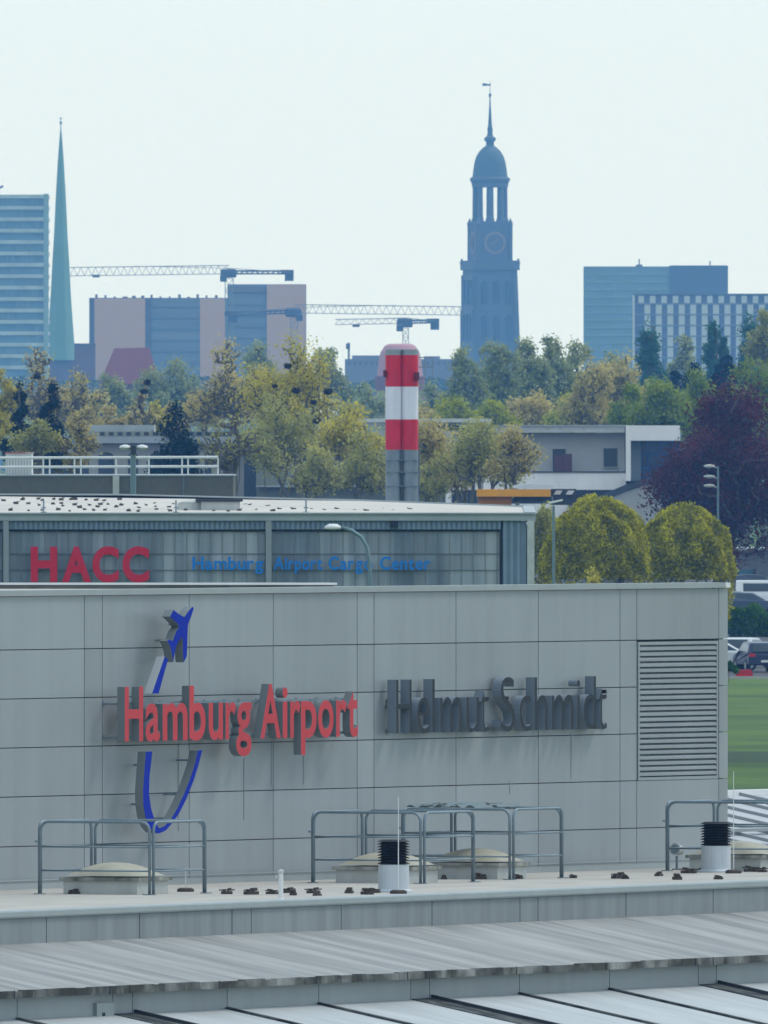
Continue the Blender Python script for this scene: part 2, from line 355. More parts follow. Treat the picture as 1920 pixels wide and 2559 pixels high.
# wall below the eave and the lower pitched roof
us2 = (-195, 43, 282, 331, 568, 797, 1027, 1074, 1299, 1524, 1746, 1791, 2010)
j2 = [F2.t_of(u, 2.55) for u in us2]
b = MB(); jj = sorted([-44] + j2 + [26])
for a, c in zip(jj[:-1], jj[1:]): b.wb(a + .013, c - .013, 2.45, 2.55, 3.40, 3.94, fr=F2)
b.build('lower_wall_panels', M['panel'], T)
b = MB(); b.wb(-44, 26, 2.40, 2.448, 0, 3.93, fr=F2); b.build('lower_wall_backing', M['dark'], T)
b = MB(); o = F2(-44, 2.551, 3.55); L2 = 14.0
b.box(o, F2.D * 70, F2.N * L2 + UP * (-.205 * L2), UP * 0.05)
b.build('lower_pitched_roof', M['sheet'], T)
def gutter(t, w, h=0.03):
    g = MB(); o = F2(t - w / 2, 2.552, 3.602); g.box(o, F2.D * w, F2.N * (L2 - .01) + UP * (-.205 * L2), UP * h); return g
gm = mat('dirty_gutter', (0.02, 0.024, 0.026), 0.9, c2=(0.12, 0.13, 0.12), scale=3, contrast=(0.4, 0.7))
for u in us2:
    t = F2.t_of(u, 2.55)
    if u in (331, 1074, 1791): continue
    if u in (282, 1027, 1746): gutter(t + .42, .78, .012).build('valley_gutter', gm, T); gutter(t + .84, .08, .06).build('roof_seam', M['dark'], T)
    else: gutter(t, .13).build('roof_seam', gm, T)
b = MB(); t0 = F2.t_of(236, 2.56); t1 = F2.t_of(279, 2.56)
b.wb(t0, t1, 2.552, 2.60, 3.45, 3.78, fr=F2); b.wb(t0 + .2, t0 + .3, 2.601, 2.606, 3.50, 3.64, 1, fr=F2)
b.build('vent_box', [M['coping'], M['black']], T)
# annex roof beyond the corner
A = thing('annex_building', 'low annex with a pale seamed pitched roof behind the right end of the panelled wall', 'building', FW(12, -21, 0))
b = MB(); o = FW(2, -20, 5.45); Lp = 19.5
b.box(o, FW.D * 60, FW.N * Lp + UP * (-.2 * Lp), UP * .08); b.build('pitched_roof', M['annex'], A)
b = MB()
for k in range(46): b.box(FW(2.5 + k * 1.3, -19.99, 5.531), FW.D * .07, FW.N * Lp + UP * (-.2 * Lp), UP * .05)
for pp in (3.0, 4.2): b.box(FW(2, -20 + pp, 5.60 - .2 * pp), FW.D * 60, FW.N * .10 - UP * .02, UP * .05)
b.build('roof_seams', mat('seam_grey', (0.27, 0.29, 0.30), .7), A)
b = MB(); b.wb(2, 62, -24, -20.01, 0, 5.4); b.wb(2, 62, -20, -0.6 , 0, 1.2); b.build('wall', M['offwhite'], A)
b = MB(); b.wb(1.9, 62, -20.3, -19.99, 5.5, 5.62); b.build('ridge_cap', M['white'], A)

# ------------------------------------------------------------------ lettering
def glyph(ch, off):
    cu = bpy.data.curves.new('g', 'FONT'); cu.body = ch; cu.size = 1; cu.offset = off; cu.resolution_u = 6; cu.extrude = 0.5
    o = bpy.data.objects.new('g', cu); col.objects.link(o)
    dg = bpy.context.evaluated_depsgraph_get(); dg.update()
    me = bpy.data.meshes.new_from_object(o.evaluated_get(dg)); bpy.data.objects.remove(o); bpy.data.curves.remove(cu)
    vs = np.array([v.co[:] for v in me.vertices]); fs = [tuple(p.vertices) for p in me.polygons]; ns = [p.normal.z for p in me.polygons]
    bpy.data.meshes.remove(me); return vs, fs, ns
CAP = {}
def cap(off):
    if off not in CAP: v = glyph('H', off)[0]; CAP[off] = (v[:, 1].min(), v[:, 1].max())
    return CAP[off]
def put_letter(parent, ch, fr, t0, t1, zb, zc, p0, p1, mats, off=0.0, name='letter'):
    vs, fs, ns = glyph(ch, off); lo, hi = cap(off)
    x0, x1 = vs[:, 0].min(), vs[:, 0].max(); m = MB()
    sx = (t1 - t0) / (x1 - x0); sz = (zc - zb) / (hi - lo)
    pts = [fr(t0 + (v[0] - x0) * sx, p0 + (v[2] + .5) * (p1 - p0), zb + (v[1] - lo) * sz) for v in vs]
    m.add(pts, fs); m.m = [0 if abs(nz) > .5 else 1 for nz in ns]
    return m.build(name, mats, parent)
S1 = thing('airport_sign', 'red raised capital and small letters reading Hamburg Airport with grey sides on the panelled wall', 'sign', FW(FW.t_of(312, .38), .2, 7.24))
word = [('H', 312, 358), ('a', 364, 400), ('m', 407, 469), ('b', 473.5, 514), ('u', 522, 557.5), ('r', 564, 590), ('g', 590.5, 629),
        ('A', 651, 702), ('i', 706.5, 719), ('r', 726, 751), ('p', 752.5, 791.5), ('o', 795.5, 834), ('r', 840.5, 867), ('t', 869.5, 895)]
for ch, a, c in word: put_letter(S1, ch, FW, FW.t_of(a, .38), FW.t_of(c, .38), 7.24, 8.08, .25, .38, [M['red_sign'], M['sign_side']], .018)
b = MB()
for u in (258, 300, 345, 400, 455, 510, 560, 596, 640, 690, 740, 790, 840):
    t = FW.t_of(u, 0)
    for z in (7.30, 7.82): b.tube(FW(t, 0.0, z), FW(t, 0.26, z), .016)
    for z in (7.30, 7.82): b.wb(t - .03, t + .03, 0.0005, 0.02, z - .03, z + .03)
for z in (7.30, 7.82): b.wb(FW.t_of(258, 0), FW.t_of(840, 0) + .1, .225, .248, z - .02, z + .02)
b.build('mounting_rods', M['galv'], S1)
S2 = thing('name_sign', 'dark grey deep raised letters reading Helmut Schmidt on the panelled wall', 'sign', FW(FW.t_of(991, .22), .1, 7.27))
word = [('H', 991, 1029), ('e', 1043, 1074), ('l', 1081, 1087), ('m', 1101, 1154), ('u', 1166, 1197), ('t', 1203, 1220), ('S', 1252, 1287), ('c', 1299, 1328), ('h', 1337, 1368),
        ('m', 1380, 1433), ('i', 1443, 1450), ('d', 1459, 1490), ('t', 1497, 1515)]
for ch, a, c in word: put_letter(S2, ch, FW, FW.t_of(a, .22), FW.t_of(c, .22), 7.27, 8.11, .06, .22, [M['dark_sign'], M['dark_side']], -.012)
b = MB()
for u in (968, 1010, 1060, 1110, 1160, 1210, 1260, 1310, 1360, 1410, 1460, 1505):
    t = FW.t_of(u, 0)
    for z in (7.30, 7.78): b.wb(t - .02, t + .05, 0.0005, 0.058, z - .03, z + .03)
for z in (7.33, 7.86): t = FW.t_of(1513, .2); b.wb(t, t + .06, .06, .2, z - .03, z + .03)
b.each('mounting_bracket', M['black'], S2)
# logo: plane, trail and swoosh
S3 = thing('logo_sign', 'raised blue tail plane mark with a curved trail looping below the red letters', 'sign', FW(FW.t_of(420, .38), .2, 7.0))
def logo(pts, sc_, ou, ov, name, p0=.24, p1=.38, mats=None):
    q = []
    for x, y in pts:
        t, z = FW.tz(ou + x / sc_, ov + y / sc_, p1); q.append(FW(t, p1, z))
    m = MB(); m.prism(q[::-1] if False else q, -FW.N * (p1 - p0), 0, 1)
    o = m.build(name, mats or [M['blue_sign'], M['sign_side']], S3)
    return o
logo([(505,350),(620,440),(720,490),(800,370),(880,285),(905,320),(850,490),(790,640),(780,900),(775,1100),(765,1270),(705,1385),(690,1200),(690,1000),(672,880),(600,980),(545,1100),(520,1250),(500,1380),(480,1250),(450,1100),(415,1020),(375,960),(430,935),(490,965),(530,850),(575,740),(620,690),(585,620),(520,560),(435,480)], 7.9, 370, 1480, 'plane_symbol', mats=[M['blue_sign'], M['sign_side']])
logo([(330,1270),(395,1330),(210,2000),(80,2000)], 7.9, 370, 1480, 'trail', mats=[M['blue_sign'], M['chrome_side']])
sw = [(975,740),(958,950),(945,1150),(948,1300),(970,1430),(1005,1520),(1060,1580),(1110,1590),(1180,1560),(1250,1480),(1320,1380),(1400,1220),(1470,1040),(1520,880),(1560,725),(1512,730),(1480,880),(1430,1030),(1370,1180),(1300,1330),(1230,1450),(1160,1520),(1110,1535),(1070,1470),(1028,1330),(1007,1180),(1012,1000),(1030,850),(1042,740)]
logo(sw, 4.15, 130, 1700, 'swoosh')
b = MB()
for u, v in ((365, 1912), (358, 2010), (470, 1900), (440, 1985), (405, 2045), (420, 1600), (452, 1560)):
    t, z = FW.tz(u, v, .2); b.tube(FW(t, 0, z), FW(t, .25, z), .016)
b.build('mounting_rods', M['galv'], S3)

# ------------------------------------------------------------------ deck furniture
DZ = 5.001
RA, RB = 1.93, 1.86
def rail_panel(A_, B_, parent):
    m = MB(); d = (B_ - A_).normalized(); Lh = (B_ - A_).length; r = .14; H_ = 1.1
    pts = [A_]
    for k in range(7):
        a = k / 6 * math.pi / 2; pts.append(A_ + d * (r - r * math.cos(a)) + UP * (H_ - r + r * math.sin(a)))
    for k in range(7):
        a = k / 6 * math.pi / 2; pts.append(A_ + d * (Lh - r + r * math.sin(a)) + UP * (H_ - r + r * math.cos(a)))
    pts.append(B_); m.path(pts, .022, 8)
    for z in (.72, .36): m.tube(A_ + d * .02 + UP * z, B_ - d * .02 + UP * z, .014, n=6)
    for q in (A_, B_): m.box(q - d * .06 - Vector((.05, .05, 0)), (.12, 0, 0), (0, .12, 0), (0, 0, .012))
    return m.build('rail_panel', M['galv'], parent, smooth=True)
def guardrail(u, v, label):
    t, p = FW.tp(u, v, 5.0); o = FW(t, p, DZ)
    g = thing('roof_guardrail', label, 'guardrail', o, 'guardrails round the skylights')
    e = .045
    c = [o, o + FW.N * RA, o + FW.N * RA + FW.D * RB, o + FW.D * RB]
    for i in range(4):
        a, b_ = c[i], c[(i + 1) % 4]; d = (b_ - a).normalized(); rail_panel(a + d * e, b_ - d * e, g)
    m = MB()
    for q in c:
        for z in (.8,): m = MB(); m.tube(q - Vector((.05, .0, 0)) + UP * z, q + Vector((.05, .0, 0)) + UP * z, .018, n=6); m.build('clamp', M['galv'], g)
        return g, t, p
def skylight(t, p, label):
    a, b_ = 1.25, 1.05; n = 14
    g = thing('dome_skylight', label, 'skylight', FW(t, p, DZ), 'dome skylights on the deck')
    m = MB(); m.wb(t, t + b_, p, p + a, DZ, DZ + .2); m.build('curb', M['offwhite'], g)
    m = MB(); m.wb(t - .05, t + b_ + .05, p - .05, p + a + .05, DZ + .202, DZ + .255); m.build('rim', mat_rim, g)
    m = MB(); vs = []; fs = []
    for i in range(n + 1):
        for j in range(n + 1):
            x, y = i / n * 2 - 1, j / n * 2 - 1
            h = (1 - abs(x) ** 2.2) ** .8 * (1 - abs(y) ** 2.2) ** .8
            vs.append(FW(t + b_ * (.5 + .5 * x), p + a * (.5 + .5 * y), DZ + .256 + .02 + .2 * h))
    for i in range(n):
        for j in range(n): fs.append((i * (n + 1) + j, (i + 1) * (n + 1) + j, (i + 1) * (n + 1) + j + 1, i * (n + 1) + j + 1))
    k = len(vs); m.add(vs, [f[::-1] for f in fs])
    m.build('dome', M['cream'], g, smooth=True)
    return g
mat_rim = mat('mossy_rim', (0.09, 0.095, 0.06), .9, c2=(0.40, 0.40, 0.36), scale=2.5, contrast=(.35, .65))
for (u, v, lr, ls) in ((95, 2235, 'steel tube guardrail standing round the skylight under the blue swoosh', 'cream dome skylight under the blue swoosh inside its own guardrail'),
                   (778, 2207, 'steel tube guardrail whose front frames the black louvred vent by the thin white rod', 'cream dome skylight partly hidden behind the black vent below the panelled wall centre'),
                   (1003, 2197, 'steel tube guardrail just right of the black vent with mesh lying on its top', 'shaded olive dome skylight just right of the black vent'),
                   (1664, 2177, 'steel tube guardrail running past the right end of the wall below the louvre', 'cream dome skylight at the wall end behind the second black vent')):
    gr, t, p = guardrail(u, v, lr); skylight(t + .32, p + .27, ls)
M['vbase'] = mat('vent_base_paint', (.50, .54, .57), .5, var=.06, streak=.1, scale=2)
def vent(u, v, label):
    t, p = FW.tp(u, v, 5.0); o = FW(t, p, DZ); g = thing('roof_vent', label, 'vent', o, 'black capped roof vents')
    m = MB(); m.lathe(o, [(.30, 0), (.30, .02), (.235, .05), (.235, .42)], 24); m.build('base', M['vbase'], g, smooth=False)
    m = MB(); m.lathe(o, [(.19, .421), (.19, .80)], 20)
    for k in range(9): z = .43 + k * .042; m.lathe(o, [(.245, z), (.25, z + .006), (.20, z + .028)], 24)
    m.build('louvred_cap', M['black'], g); return g
vent(984, 2230, 'black louvred vent cap on a white base between the two middle guardrails')
vent(1790, 2180, 'black louvred vent cap on a white base near the right end of the panelled wall')
def rod(u, v0, v1, label, r=.009, nm='lightning_rod'):
    t, p = FW.tp(u, v1, 5.0); o = FW(t, p, DZ); Y = o.y; h = (v1 - v0) * Y / F
    g = thing(nm, label, 'lightning rod', o)
    m = MB(); m.tube(o + UP * .06, o + UP * h, r, r * .6, n=6); m.build('rod', M['white'], g)
    m = MB(); m.lathe(o, [(.13, 0), (.13, .04), (.09, .06)], 14); m.build('foot', M['block'], g)
rod(996, 1992, 2234, 'tall thin white rod standing in front of the middle black vent')
rod(1834, 1928, 2183, 'tall thin white rod beside the right hand black vent')
rod(464, 2168, 2229, 'short dark rod on a block right of the left guardrail', .006)
t, p = FW.tp(702, 2250, 5.0); o = FW(t, p, DZ)
g = thing('vent_pipe', 'small white standpipe with a side inlet at the deck edge', 'pipe', o)
m = MB(); m.lathe(o, [(.05, 0), (.05, .02), (.036, .03), (.036, .40)], 12); m.build('pipe', M['white'], g)
m = MB(); m.lathe(o, [(.045, .402), (.045, .44), (.02, .46)], 12); m.tube(o + UP * .34 + Vector((-.08, 0, 0)), o + UP * .34 + Vector((-.036, 0, 0)), .03, n=10); m.build('cap', M['offwhite'], g)
t, p = FW.tp(1692, 2174, 5.0); o = FW(t, p, DZ)
g = thing('floodlight', 'small round white floodlight on a short post inside the right guardrail', 'lamp', o)
m = MB(); m.tube(o, o + UP * .22, .02); m.box(o + Vector((-.08, -.08, 0)), (.16, 0, 0), (0, .16, 0), (0, 0, .02)); m.build('post', M['galv'], g)
m = MB(); m.tube(o + Vector((-.03, -.06, .33)), o + Vector((.05, .10, .31)), .10, .08, n=18); m.build('housing', M['offwhite'], g)
m = MB(); m.tube(o + Vector((-.0345, -.069, .331)), o + Vector((-.031, -.062, .3305)), .075, n=18); m.build('lens', M['galv'], g)
# conductor holders
bl = [(185, 2235, 1), (313, 2234, 1), (567, 2235, 0), (628, 2236, 0), (680, 2235, 0), (628, 2236, 0), (719, 2232, 0), (733, 2238, 0), (783, 2233, 0), (793, 2239, 0), (873, 2233, 0), (918, 2236, 0), (935, 2232, 0),
      (1433, 2195, 0), (1546, 2196, 0), (1563, 2197, 0), (1647, 2190, 0), (1693, 2199, 0), (1722, 2183, 0), (1755, 2180, 0), (1877, 2179, 0), (1796, 2198, 0), (1110, 2198, 1), (1200, 2198, 1), (1296, 2197, 1), (1682, 2168, 1), (1905, 2180, 0)]
rnd = random.Random(3); proto = None
for i, (u, v, s) in enumerate(dict.fromkeys(bl)):
    t, p = FW.tp(u, v, 5.0); o = FW(t, p, DZ)
    if proto is None:
        m = MB(); m.box(o + Vector((-.10, -.07, 0)), (.20, 0, 0), (0, .14, 0), (0, 0, .055)); m.box(o + Vector((-.07, -.05, .056)), (.05, 0, 0), (0, .10, 0), (0, 0, .035)); m.box(o + Vector((.01, -.05, .056)), (.07, 0, .01), (0, .10, 0), (0, 0, .05)); m.tube(o + Vector((-.14, 0, .075)), o + Vector((.14, .02, .08)), .012, n=5)
        proto = m.build('conductor_holder', M['block'], loc=o); c = proto
        tag(c, 'small dark block holding a conductor on the pale deck', 'block', 'conductor blocks scattered on the deck')
    else: c = proto.copy(); col.objects.link(c); c.location = o
    c.rotation_euler.z = rnd.uniform(0, 3); s_ = rnd.uniform(.5, .9); c.scale = (s_ * rnd.uniform(.9, 1.4), s_, s_)
# mesh lying on the third guardrail
t, p = FW.tp(1003, 2197, 5.0); vs = []; fs = []; nx, ny = 26, 10; rnd = random.Random(9)
m = MB()
for i in range(nx + 1):
    for j in range(ny + 1):
        h = 1.13 + .03 * math.sin(i * 1.1) + .05 * max(0, math.sin(i / nx * 3.14)) * (1 - abs(j / ny - .5)) + rnd.uniform(-.01, .01)
        vs.append(FW(t + .05 + j / ny * 1.7, p + .06 + i / nx * 1.2, DZ + h))
for i in range(nx):
    for j in range(ny):
        if rnd.random() < .82: fs.append((i * (ny + 1) + j, (i + 1) * (ny + 1) + j, (i + 1) * (ny + 1) + j + 1, i * (ny + 1) + j + 1))
m.add(vs, fs); o = m.build('netting', mat('grey_netting', (0.16, 0.21, 0.22), .9), loc=FW(t + .8, p + .6, DZ + 1.12))
so = o.modifiers.new('s', 'SOLIDIFY'); so.thickness = .006
tag(o, 'crumpled grey netting laid over the top of the guardrail right of the middle vent', 'netting')

# ------------------------------------------------------------------ cargo hangar
YH = 1000.0
H = thing('cargo_hangar', 'long low cargo hangar with white roof and blue grey glazed front behind the terminal wall', 'building', G(600, YH))
b = MB(); a, c = P(-260, 1300, YH).x, P(1318, 1300, YH).x
b.ab(a, c, YH + .6, YH + 60, 0, 8.7); b.build('body', M['joint'], H)
# roof: low at the front, higher behind on the left
y1 = YH + 60
fl, fr_, bl_, br = P(-260, 1284, YH), P(1336, 1284, YH), P(-260, 1237, y1), P(1330, 1268, y1)
m = MB(); dz = UP * .25
ml = P(300, 1238, y1); mr = P(900, 1252, y1)
m.add([fl - dz, fr_ - dz, br - dz, mr - dz, ml - dz, bl_ - dz, fl, fr_, br, mr, ml, bl_],
      [(0, 5, 4, 3, 2, 1), (6, 7, 8, 9, 10, 11)] + [(k, (k + 1) % 6, 6 + (k + 1) % 6, 6 + k) for k in range(6)])
m.build('roof', M['hroof'], H)
m = MB(); m.pb(-260, 1338, 1285, 1301, YH - .12, .5); m.pb(-260, 1338, 1281, 1285, YH - .2, .7)
m.build('front_roof_edge', M['hedge'], H)
m = MB()
for k in range(5):
    q0 = [bl_, ml, mr, br][min(k, 2)] if k < 3 else None
    if q0 is None: continue
    q1 = [ml, mr, br][k]; m.box(q0 - UP * .3, q1 - q0, (0, .4, 0), UP * .36)
m.build('rear_roof_edge', M['hedge'], H)
m = MB(); rr = P(1336, 1284, YH); m.box(rr - UP * .3 - Vector((.35, 0, 0)), (br.x - rr.x, 60, br.z - rr.z), (.4, 0, 0), (0, 0, .36)); m.build('side_roof_edge', M['hedge'], H)
def corrug(u0, u1, v0, v1, Y, parent, name, mt, step=.18):
    m = MB(); a, c = P(u0, v1, Y), P(u1, v0, Y); m.ab(a.x, c.x, Y + .061, Y + .15, a.z, c.z)
    x = a.x + .02
    while x < c.x - step * .5: m.ab(x, x + step * .5, Y, Y + .06, a.z + .002, c.z - .002); x += step
    return m.build(name, mt, parent)
corrug(22, 1252, 1302, 1323, YH, H, 'upper_cladding', M['corr'])
corrug(1257, 1316, 1302, 1520, YH, H, 'end_cladding', M['corr'], .24)
corrug(-260, 8, 1302, 1323, YH, H, 'upper_cladding', M['corr'])
m = MB(); m.pb(1318, 1336, 1301, 1700, YH - .15, .9); m.build('corner_post', M['offwhite'], H)
for u0, u1 in ((8, 22), (664, 679)):
    m = MB(); m.pb(u0, u1, 1302, 1700, YH - .25, .8); m.build('column', M['mull'], H)
rnd = random.Random(11)
def glazing(u0, u1, parent):
    m = MB(); u = u0
    Y = YH + .2
    while u < u1 - 3:
        w = 29.6; e = min(u + w, u1)
        for va, vb in ((1328, 1383), (1385, 1424), (1426, 1560)):
            m.pb(u + .8, e - .8, va, vb, Y, .04)
        u = e
    g = m.build('glazing', M['pane'], parent)
    m = MB(); u = u0
    while u < u1: m.pb(u - .55, u + .55, 1326, 1560, Y - .03, .1); u += 29.6
    for v in (1384, 1425): m.pb(u0, u1, v - .45, v + .45, Y - .05, .1)
    m.build('glazing_frame', M['mull'], g)
glazing(23, 663, H); glazing(680, 1250, H); glazing(-250, 7, H)
m = MB(); m.pb(22, 1256, 1323, 1328, YH + .1, .4); m.pb(1250, 1256, 1328, 1560, YH + .05, .3); m.build('shadow_gap', M['black'], H)
m = MB(); m.pb(690, 740, 1330, 1560, YH + .19, .005); m.build('pale_streak_pane', M['mull'], H) if False else None
m = MB(); m.pb(975, 995, 1302, 1318, YH - .3, .28); m.build('wall_lamp', M['black'], H)
HS = thing('hangar_sign', 'big faded red capitals HACC across the hangar glazing', 'sign', P(220, 1455, YH - .3))
FH = Frame((0, YH - .1, 0), 0)
for ch, u0, u1 in (('H', 77, 143), ('A', 155, 228), ('C', 231, 297), ('C', 306, 373)):
    x0, x1 = P(u0, 0, YH).x, P(u1, 0, YH).x; zb, zc = P(0, 1455, YH).z, P(0, 1366, YH).z
    put_letter(HS, ch, FH, x0, x1, zb, zc, 0, .06, [M['hangar_red'], M['hangar_red']], .04)
HS2 = thing('hangar_name_sign', 'small blue lettering Hamburg Airport Cargo Center across the hangar glazing', 'sign', P(780, 1430, YH - .3))
zb, zc = P(0, 1424, YH).z, P(0, 1391, YH).z
for txt, u0, u1 in (('Hamburg', 481, 659), ('Airport', 684, 806), ('Cargo', 821, 931), ('Center', 950, 1076)):
    xs = 0; pos = []
    for ch in txt:
        vs = glyph(ch, .03)[0]; w = vs[:, 0].max() - vs[:, 0].min(); pos.append((ch, xs, xs + w)); xs += w + .07
    xs -= .07; x0, x1 = P(u0, 0, YH).x, P(u1, 0, YH).x
    for ch, a, c in pos: put_letter(HS2, ch, FH, x0 + a / xs * (x1 - x0), x0 + c / xs * (x1 - x0), zb, zc, 0, .05, [M['hangar_blue']] * 2, .026)
# roof vents of the hangar
def roof_pt(u, v):
    lo, hi = 0.0, 1.0
    for _ in range(30):
        k = (lo + hi) / 2; Y = YH + 60 * k
        ub = u; vb = np.interp(ub, [-260, 300, 900, 1330], [1237, 1238, 1252, 1268])
        zb = P(0, vb, y1).z; z = fl.z + (zb - fl.z) * k
        if VH + (CH - z) * F / Y > v: lo = k
        else: hi = k
    return Vector(((u - 960) * Y / F, Y, z))
pts = []
rnd = random.Random(21)
for vv, u0, u1, st in ((1252, 15, 300, 38), (1262, 40, 640, 27), (1277, 18, 1060, 36), (1268, 160, 700, 44), (1250, 60, 260, 45)):
    u = u0
    while u < u1: pts.append((u + rnd.uniform(-9, 9), min(1282, vv + rnd.uniform(-2.5, 2.5)))); u += st * rnd.uniform(.8, 1.25)
proto = None
for u, v in pts:
    o = roof_pt(u, v)
    if not (YH + 1 < o.y < y1 - 2): continue
    if proto is None:
        m = MB(); m.lathe(o, [(.07, 0), (.07, .05), (.03, .08)], 8); m.tube(o + UP * .06 + Vector((-.08, 0, 0)), o + UP * .09 + Vector((.08, .05, 0)), .015, n=5)
        proto = m.build('roof_clip', M['block'], loc=o); c = proto
        tag(c, 'small dark conductor block on the bright white hangar roof', 'block', 'blocks dotted over the hangar roof')
    else: c = proto.copy(); col.objects.link(c); c.location = o
    c.rotation_euler.z = rnd.uniform(0, 6); s_ = rnd.uniform(.7, 1.2); c.scale = (s_ * 1.3, s_, s_)
o = roof_pt(495, 1275); g = thing('roof_dome_light', 'round pale roof dome beside a flat box on the white hangar roof', 'skylight', o)
m = MB(); m.lathe(o, [(.75, 0), (.75, .25)], 20); m.build('curb', M['offwhite'], g)
m = MB(); m.lathe(o, [(.72, .252), (.6, .32), (.35, .37), (.05, .39)], 20); m.build('dome', M['offwhite'], g, smooth=True)
o = roof_pt(555, 1276); g = thing('roof_hatch', 'flat pale hatch box with dark slot on the white hangar roof', 'hatch', o)
m = MB(); m.box(o + Vector((-.75, -.5, 0)), (1.4, 0, 0), (0, 1.2, 0), (0, 0, .32)); m.build('box', M['offwhite'], g)
m = MB(); m.box(o + Vector((-.95, -.6, .323)), (1.7, 0, 0), (0, 1.4, 0), (0, 0, .10)); m.build('lid', M['dark'], g)
# small vents standing on the roof
for u, v, lb in ((109, 1284, 'thin finned pole near the left end of the hangar roof'), (440, 1284, 'thin finned pole left of the roof dome on the hangar'), (765, 1284, 'thin finned pole on the right half of the hangar roof')):
    o = roof_pt(u, 1281); m = MB(); m.tube(o, o + UP * .45, .03); m.box(o + Vector((-.08, 0, .15)), (.16, 0, 0), (0, .04, 0), (0, 0, .05)); m.box(o + Vector((-.1, 0, 0)), (.2, 0, 0), (0, .2, 0), (0, 0, .03))
    tag(m.build('vent_pole', M['galv'], loc=o), lb, 'vent pole')

# lamps
def curved_lamp(u0, v_head, u1, v_foot, Y, label):
    o = G(u1, Y); g = thing('street_lamp', label, 'street lamp', o)
    hd = P(u0, v_head, Y); foot = P(u1, v_foot, Y); k1 = P(u1 - 2, v_head + 38, Y)
    pts = [o, foot, P(u1 - 1, v_foot - 45, Y), P(u1 - 8, v_head + 48, Y), P(u1 - 22, v_head + 24, Y), P(u1 - 45, v_head + 8, Y), hd + Vector((.3, 0, 0))]
    m = MB(); m.path(pts, .06, 8); m.build('pole', M['lamp'], g, smooth=True)
    m = MB(); m.lathe(hd, [(.05, -.08), (.28, -.05), (.27, .04), (.12, .12)], 14); m.build('head', M['white'], g, smooth=True)
curved_lamp(832, 1318, 925, 1450, 940, 'curved street lamp with a white head in front of the hangar glazing')
o = G(1384, 1100); g = thing('street_lamp', 'slim grey lamp post with a flat white head right of the hangar corner', 'street lamp', o)
m = MB(); m.tube(o, P(1384, 1265, 1100), .085, .05); m.build('pole', M['lamp'], g)
hd = P(1378, 1260, 1100); m = MB(); m.box(hd + Vector((-.1, -.15, 0)), (.55, 0, .12), (0, .3, 0), (0, 0, .08)); m.build('head', M['white'], g, bevel=.02)
m = MB(); p1 = P(1386, 1242, 1100); m.tube(P(1384, 1268, 1100), P(1380, 1240, 1100), .02); m.build('arm', M['lamp'], g)
for uu, lb, vt, Y in ((1795, 'faint pale lamp post in front of the purple tree', 1165, 1500),):
    o = G(uu, Y); g = thing('street_lamp', lb, 'street lamp', o)
    m = MB(); m.tube(o, P(uu, vt, Y), .07, .05); m.build('pole', M['lamp'], g)
    for k, vv in enumerate((1166, 1192, 1215)):
        hd = P(uu - 22, vv, Y); m = MB(); m.lathe(hd, [(.1, -.08), (.30, 0), (.28, .08), (.05, .12)], 12); m.tube(hd, P(uu, vv + 3, Y), .03, n=6); m.build('head', M['offwhite'], g)
o = G(335, 1090); g = thing('twin_lamp', 'dark post with two white dish lamps above the left railing', 'street lamp', o)
m = MB(); m.tube(o, P(333, 1112, 1090), .13, .11); m.build('pole', M['lamp'], g)
for du in (-20, 22):
    hd = P(333 + du, 1117, 1090); m = MB(); m.lathe(hd, [(.15, -.1), (.24, -.02), (.2, .05), (.05, .09)], 14); m.tube(hd, P(333, 1120, 1090), .04, n=6); m.build('head', M['white'], g)
m = MB(); m.pb(327, 340, 1113, 1135, 1089.8, .4); m.build('bracket', M['dark'], g)

# ------------------------------------------------------------------ roof terrace building with railing
YR = 1150.0
B = thing('terrace_building', 'flat building with a brown grey parapet wall at the left behind the hangar', 'building', G(250, YR))
m = MB(); m.pb(-200, 583, 1190, 1300, YR, 20); z = P(0, 1300, YR).z; a, c = P(-200, 0, YR).x, P(583, 0, YR).x; m.ab(a + .1, c - .1, YR + .2, YR + 19, 0, z); m.build('parapet', M['concrete'], B)
m = MB(); m.pb(-202, 585, 1186.5, 1189.9, YR - .06, 20.2); m.build('parapet_cap', M['hedge'], B)
m = MB(); m.pb(282, 298, 1188, 1300, YR - .1, .08); m.build('pier', M['offwhite'], B)
m = MB(); m.pb(458, 460, 1190, 1300, YR - .08, .06); m.pb(328, 340, 1190, 1300, YR - .1, .07); m.build('downpipe', M['galv'], B)
g = thing('terrace_railing', 'white two bar railing along the brown grey parapet at the left', 'railing', G(250, YR + .2, P(0, 1186, YR).z))
zt = [P(0, v, YR).z for v in (1145, 1168, 1186)]
m = MB()
for z in zt[:2]: m.tube((P(-200, 0, YR).x, YR + .3, z), (P(545, 0, YR).x, YR + .3, z + .04), .055, n=8)
m.build('rails', M['white'], g)
for u in (-60, 108, 124, 186, 202, 290, 372, 455, 470, 545):
    x = P(u, 0, YR).x; m = MB(); m.tube((x, YR + .3, zt[2]), (x, YR + .3, zt[0] + .02), .035, n=6); m.build('rail_post', M['white'], g)
o = P(47, 1187, YR + 3); g = thing('roof_container', 'white ribbed equipment box with a red edge on the terrace at far left', 'box', o)
m = MB(); m.pb(14, 80, 1133, 1187, YR + 2, 3); m.build('body', M['white'], g)
m = MB(); 
for k in range(9): m.pb(16 + k * 7.2, 19 + k * 7.2, 1138, 1184, YR + 1.95, .045)
m.build('ribs', M['offwhite'], g)
m = MB(); m.pb(12, 82, 1130, 1133, YR + 1.9, 3.2); m.build('lid', mat('faded_red', (0.35, .10, .09), .8, c2=(.6, .58, .55), scale=.6, contrast=(.4, .5)), g)

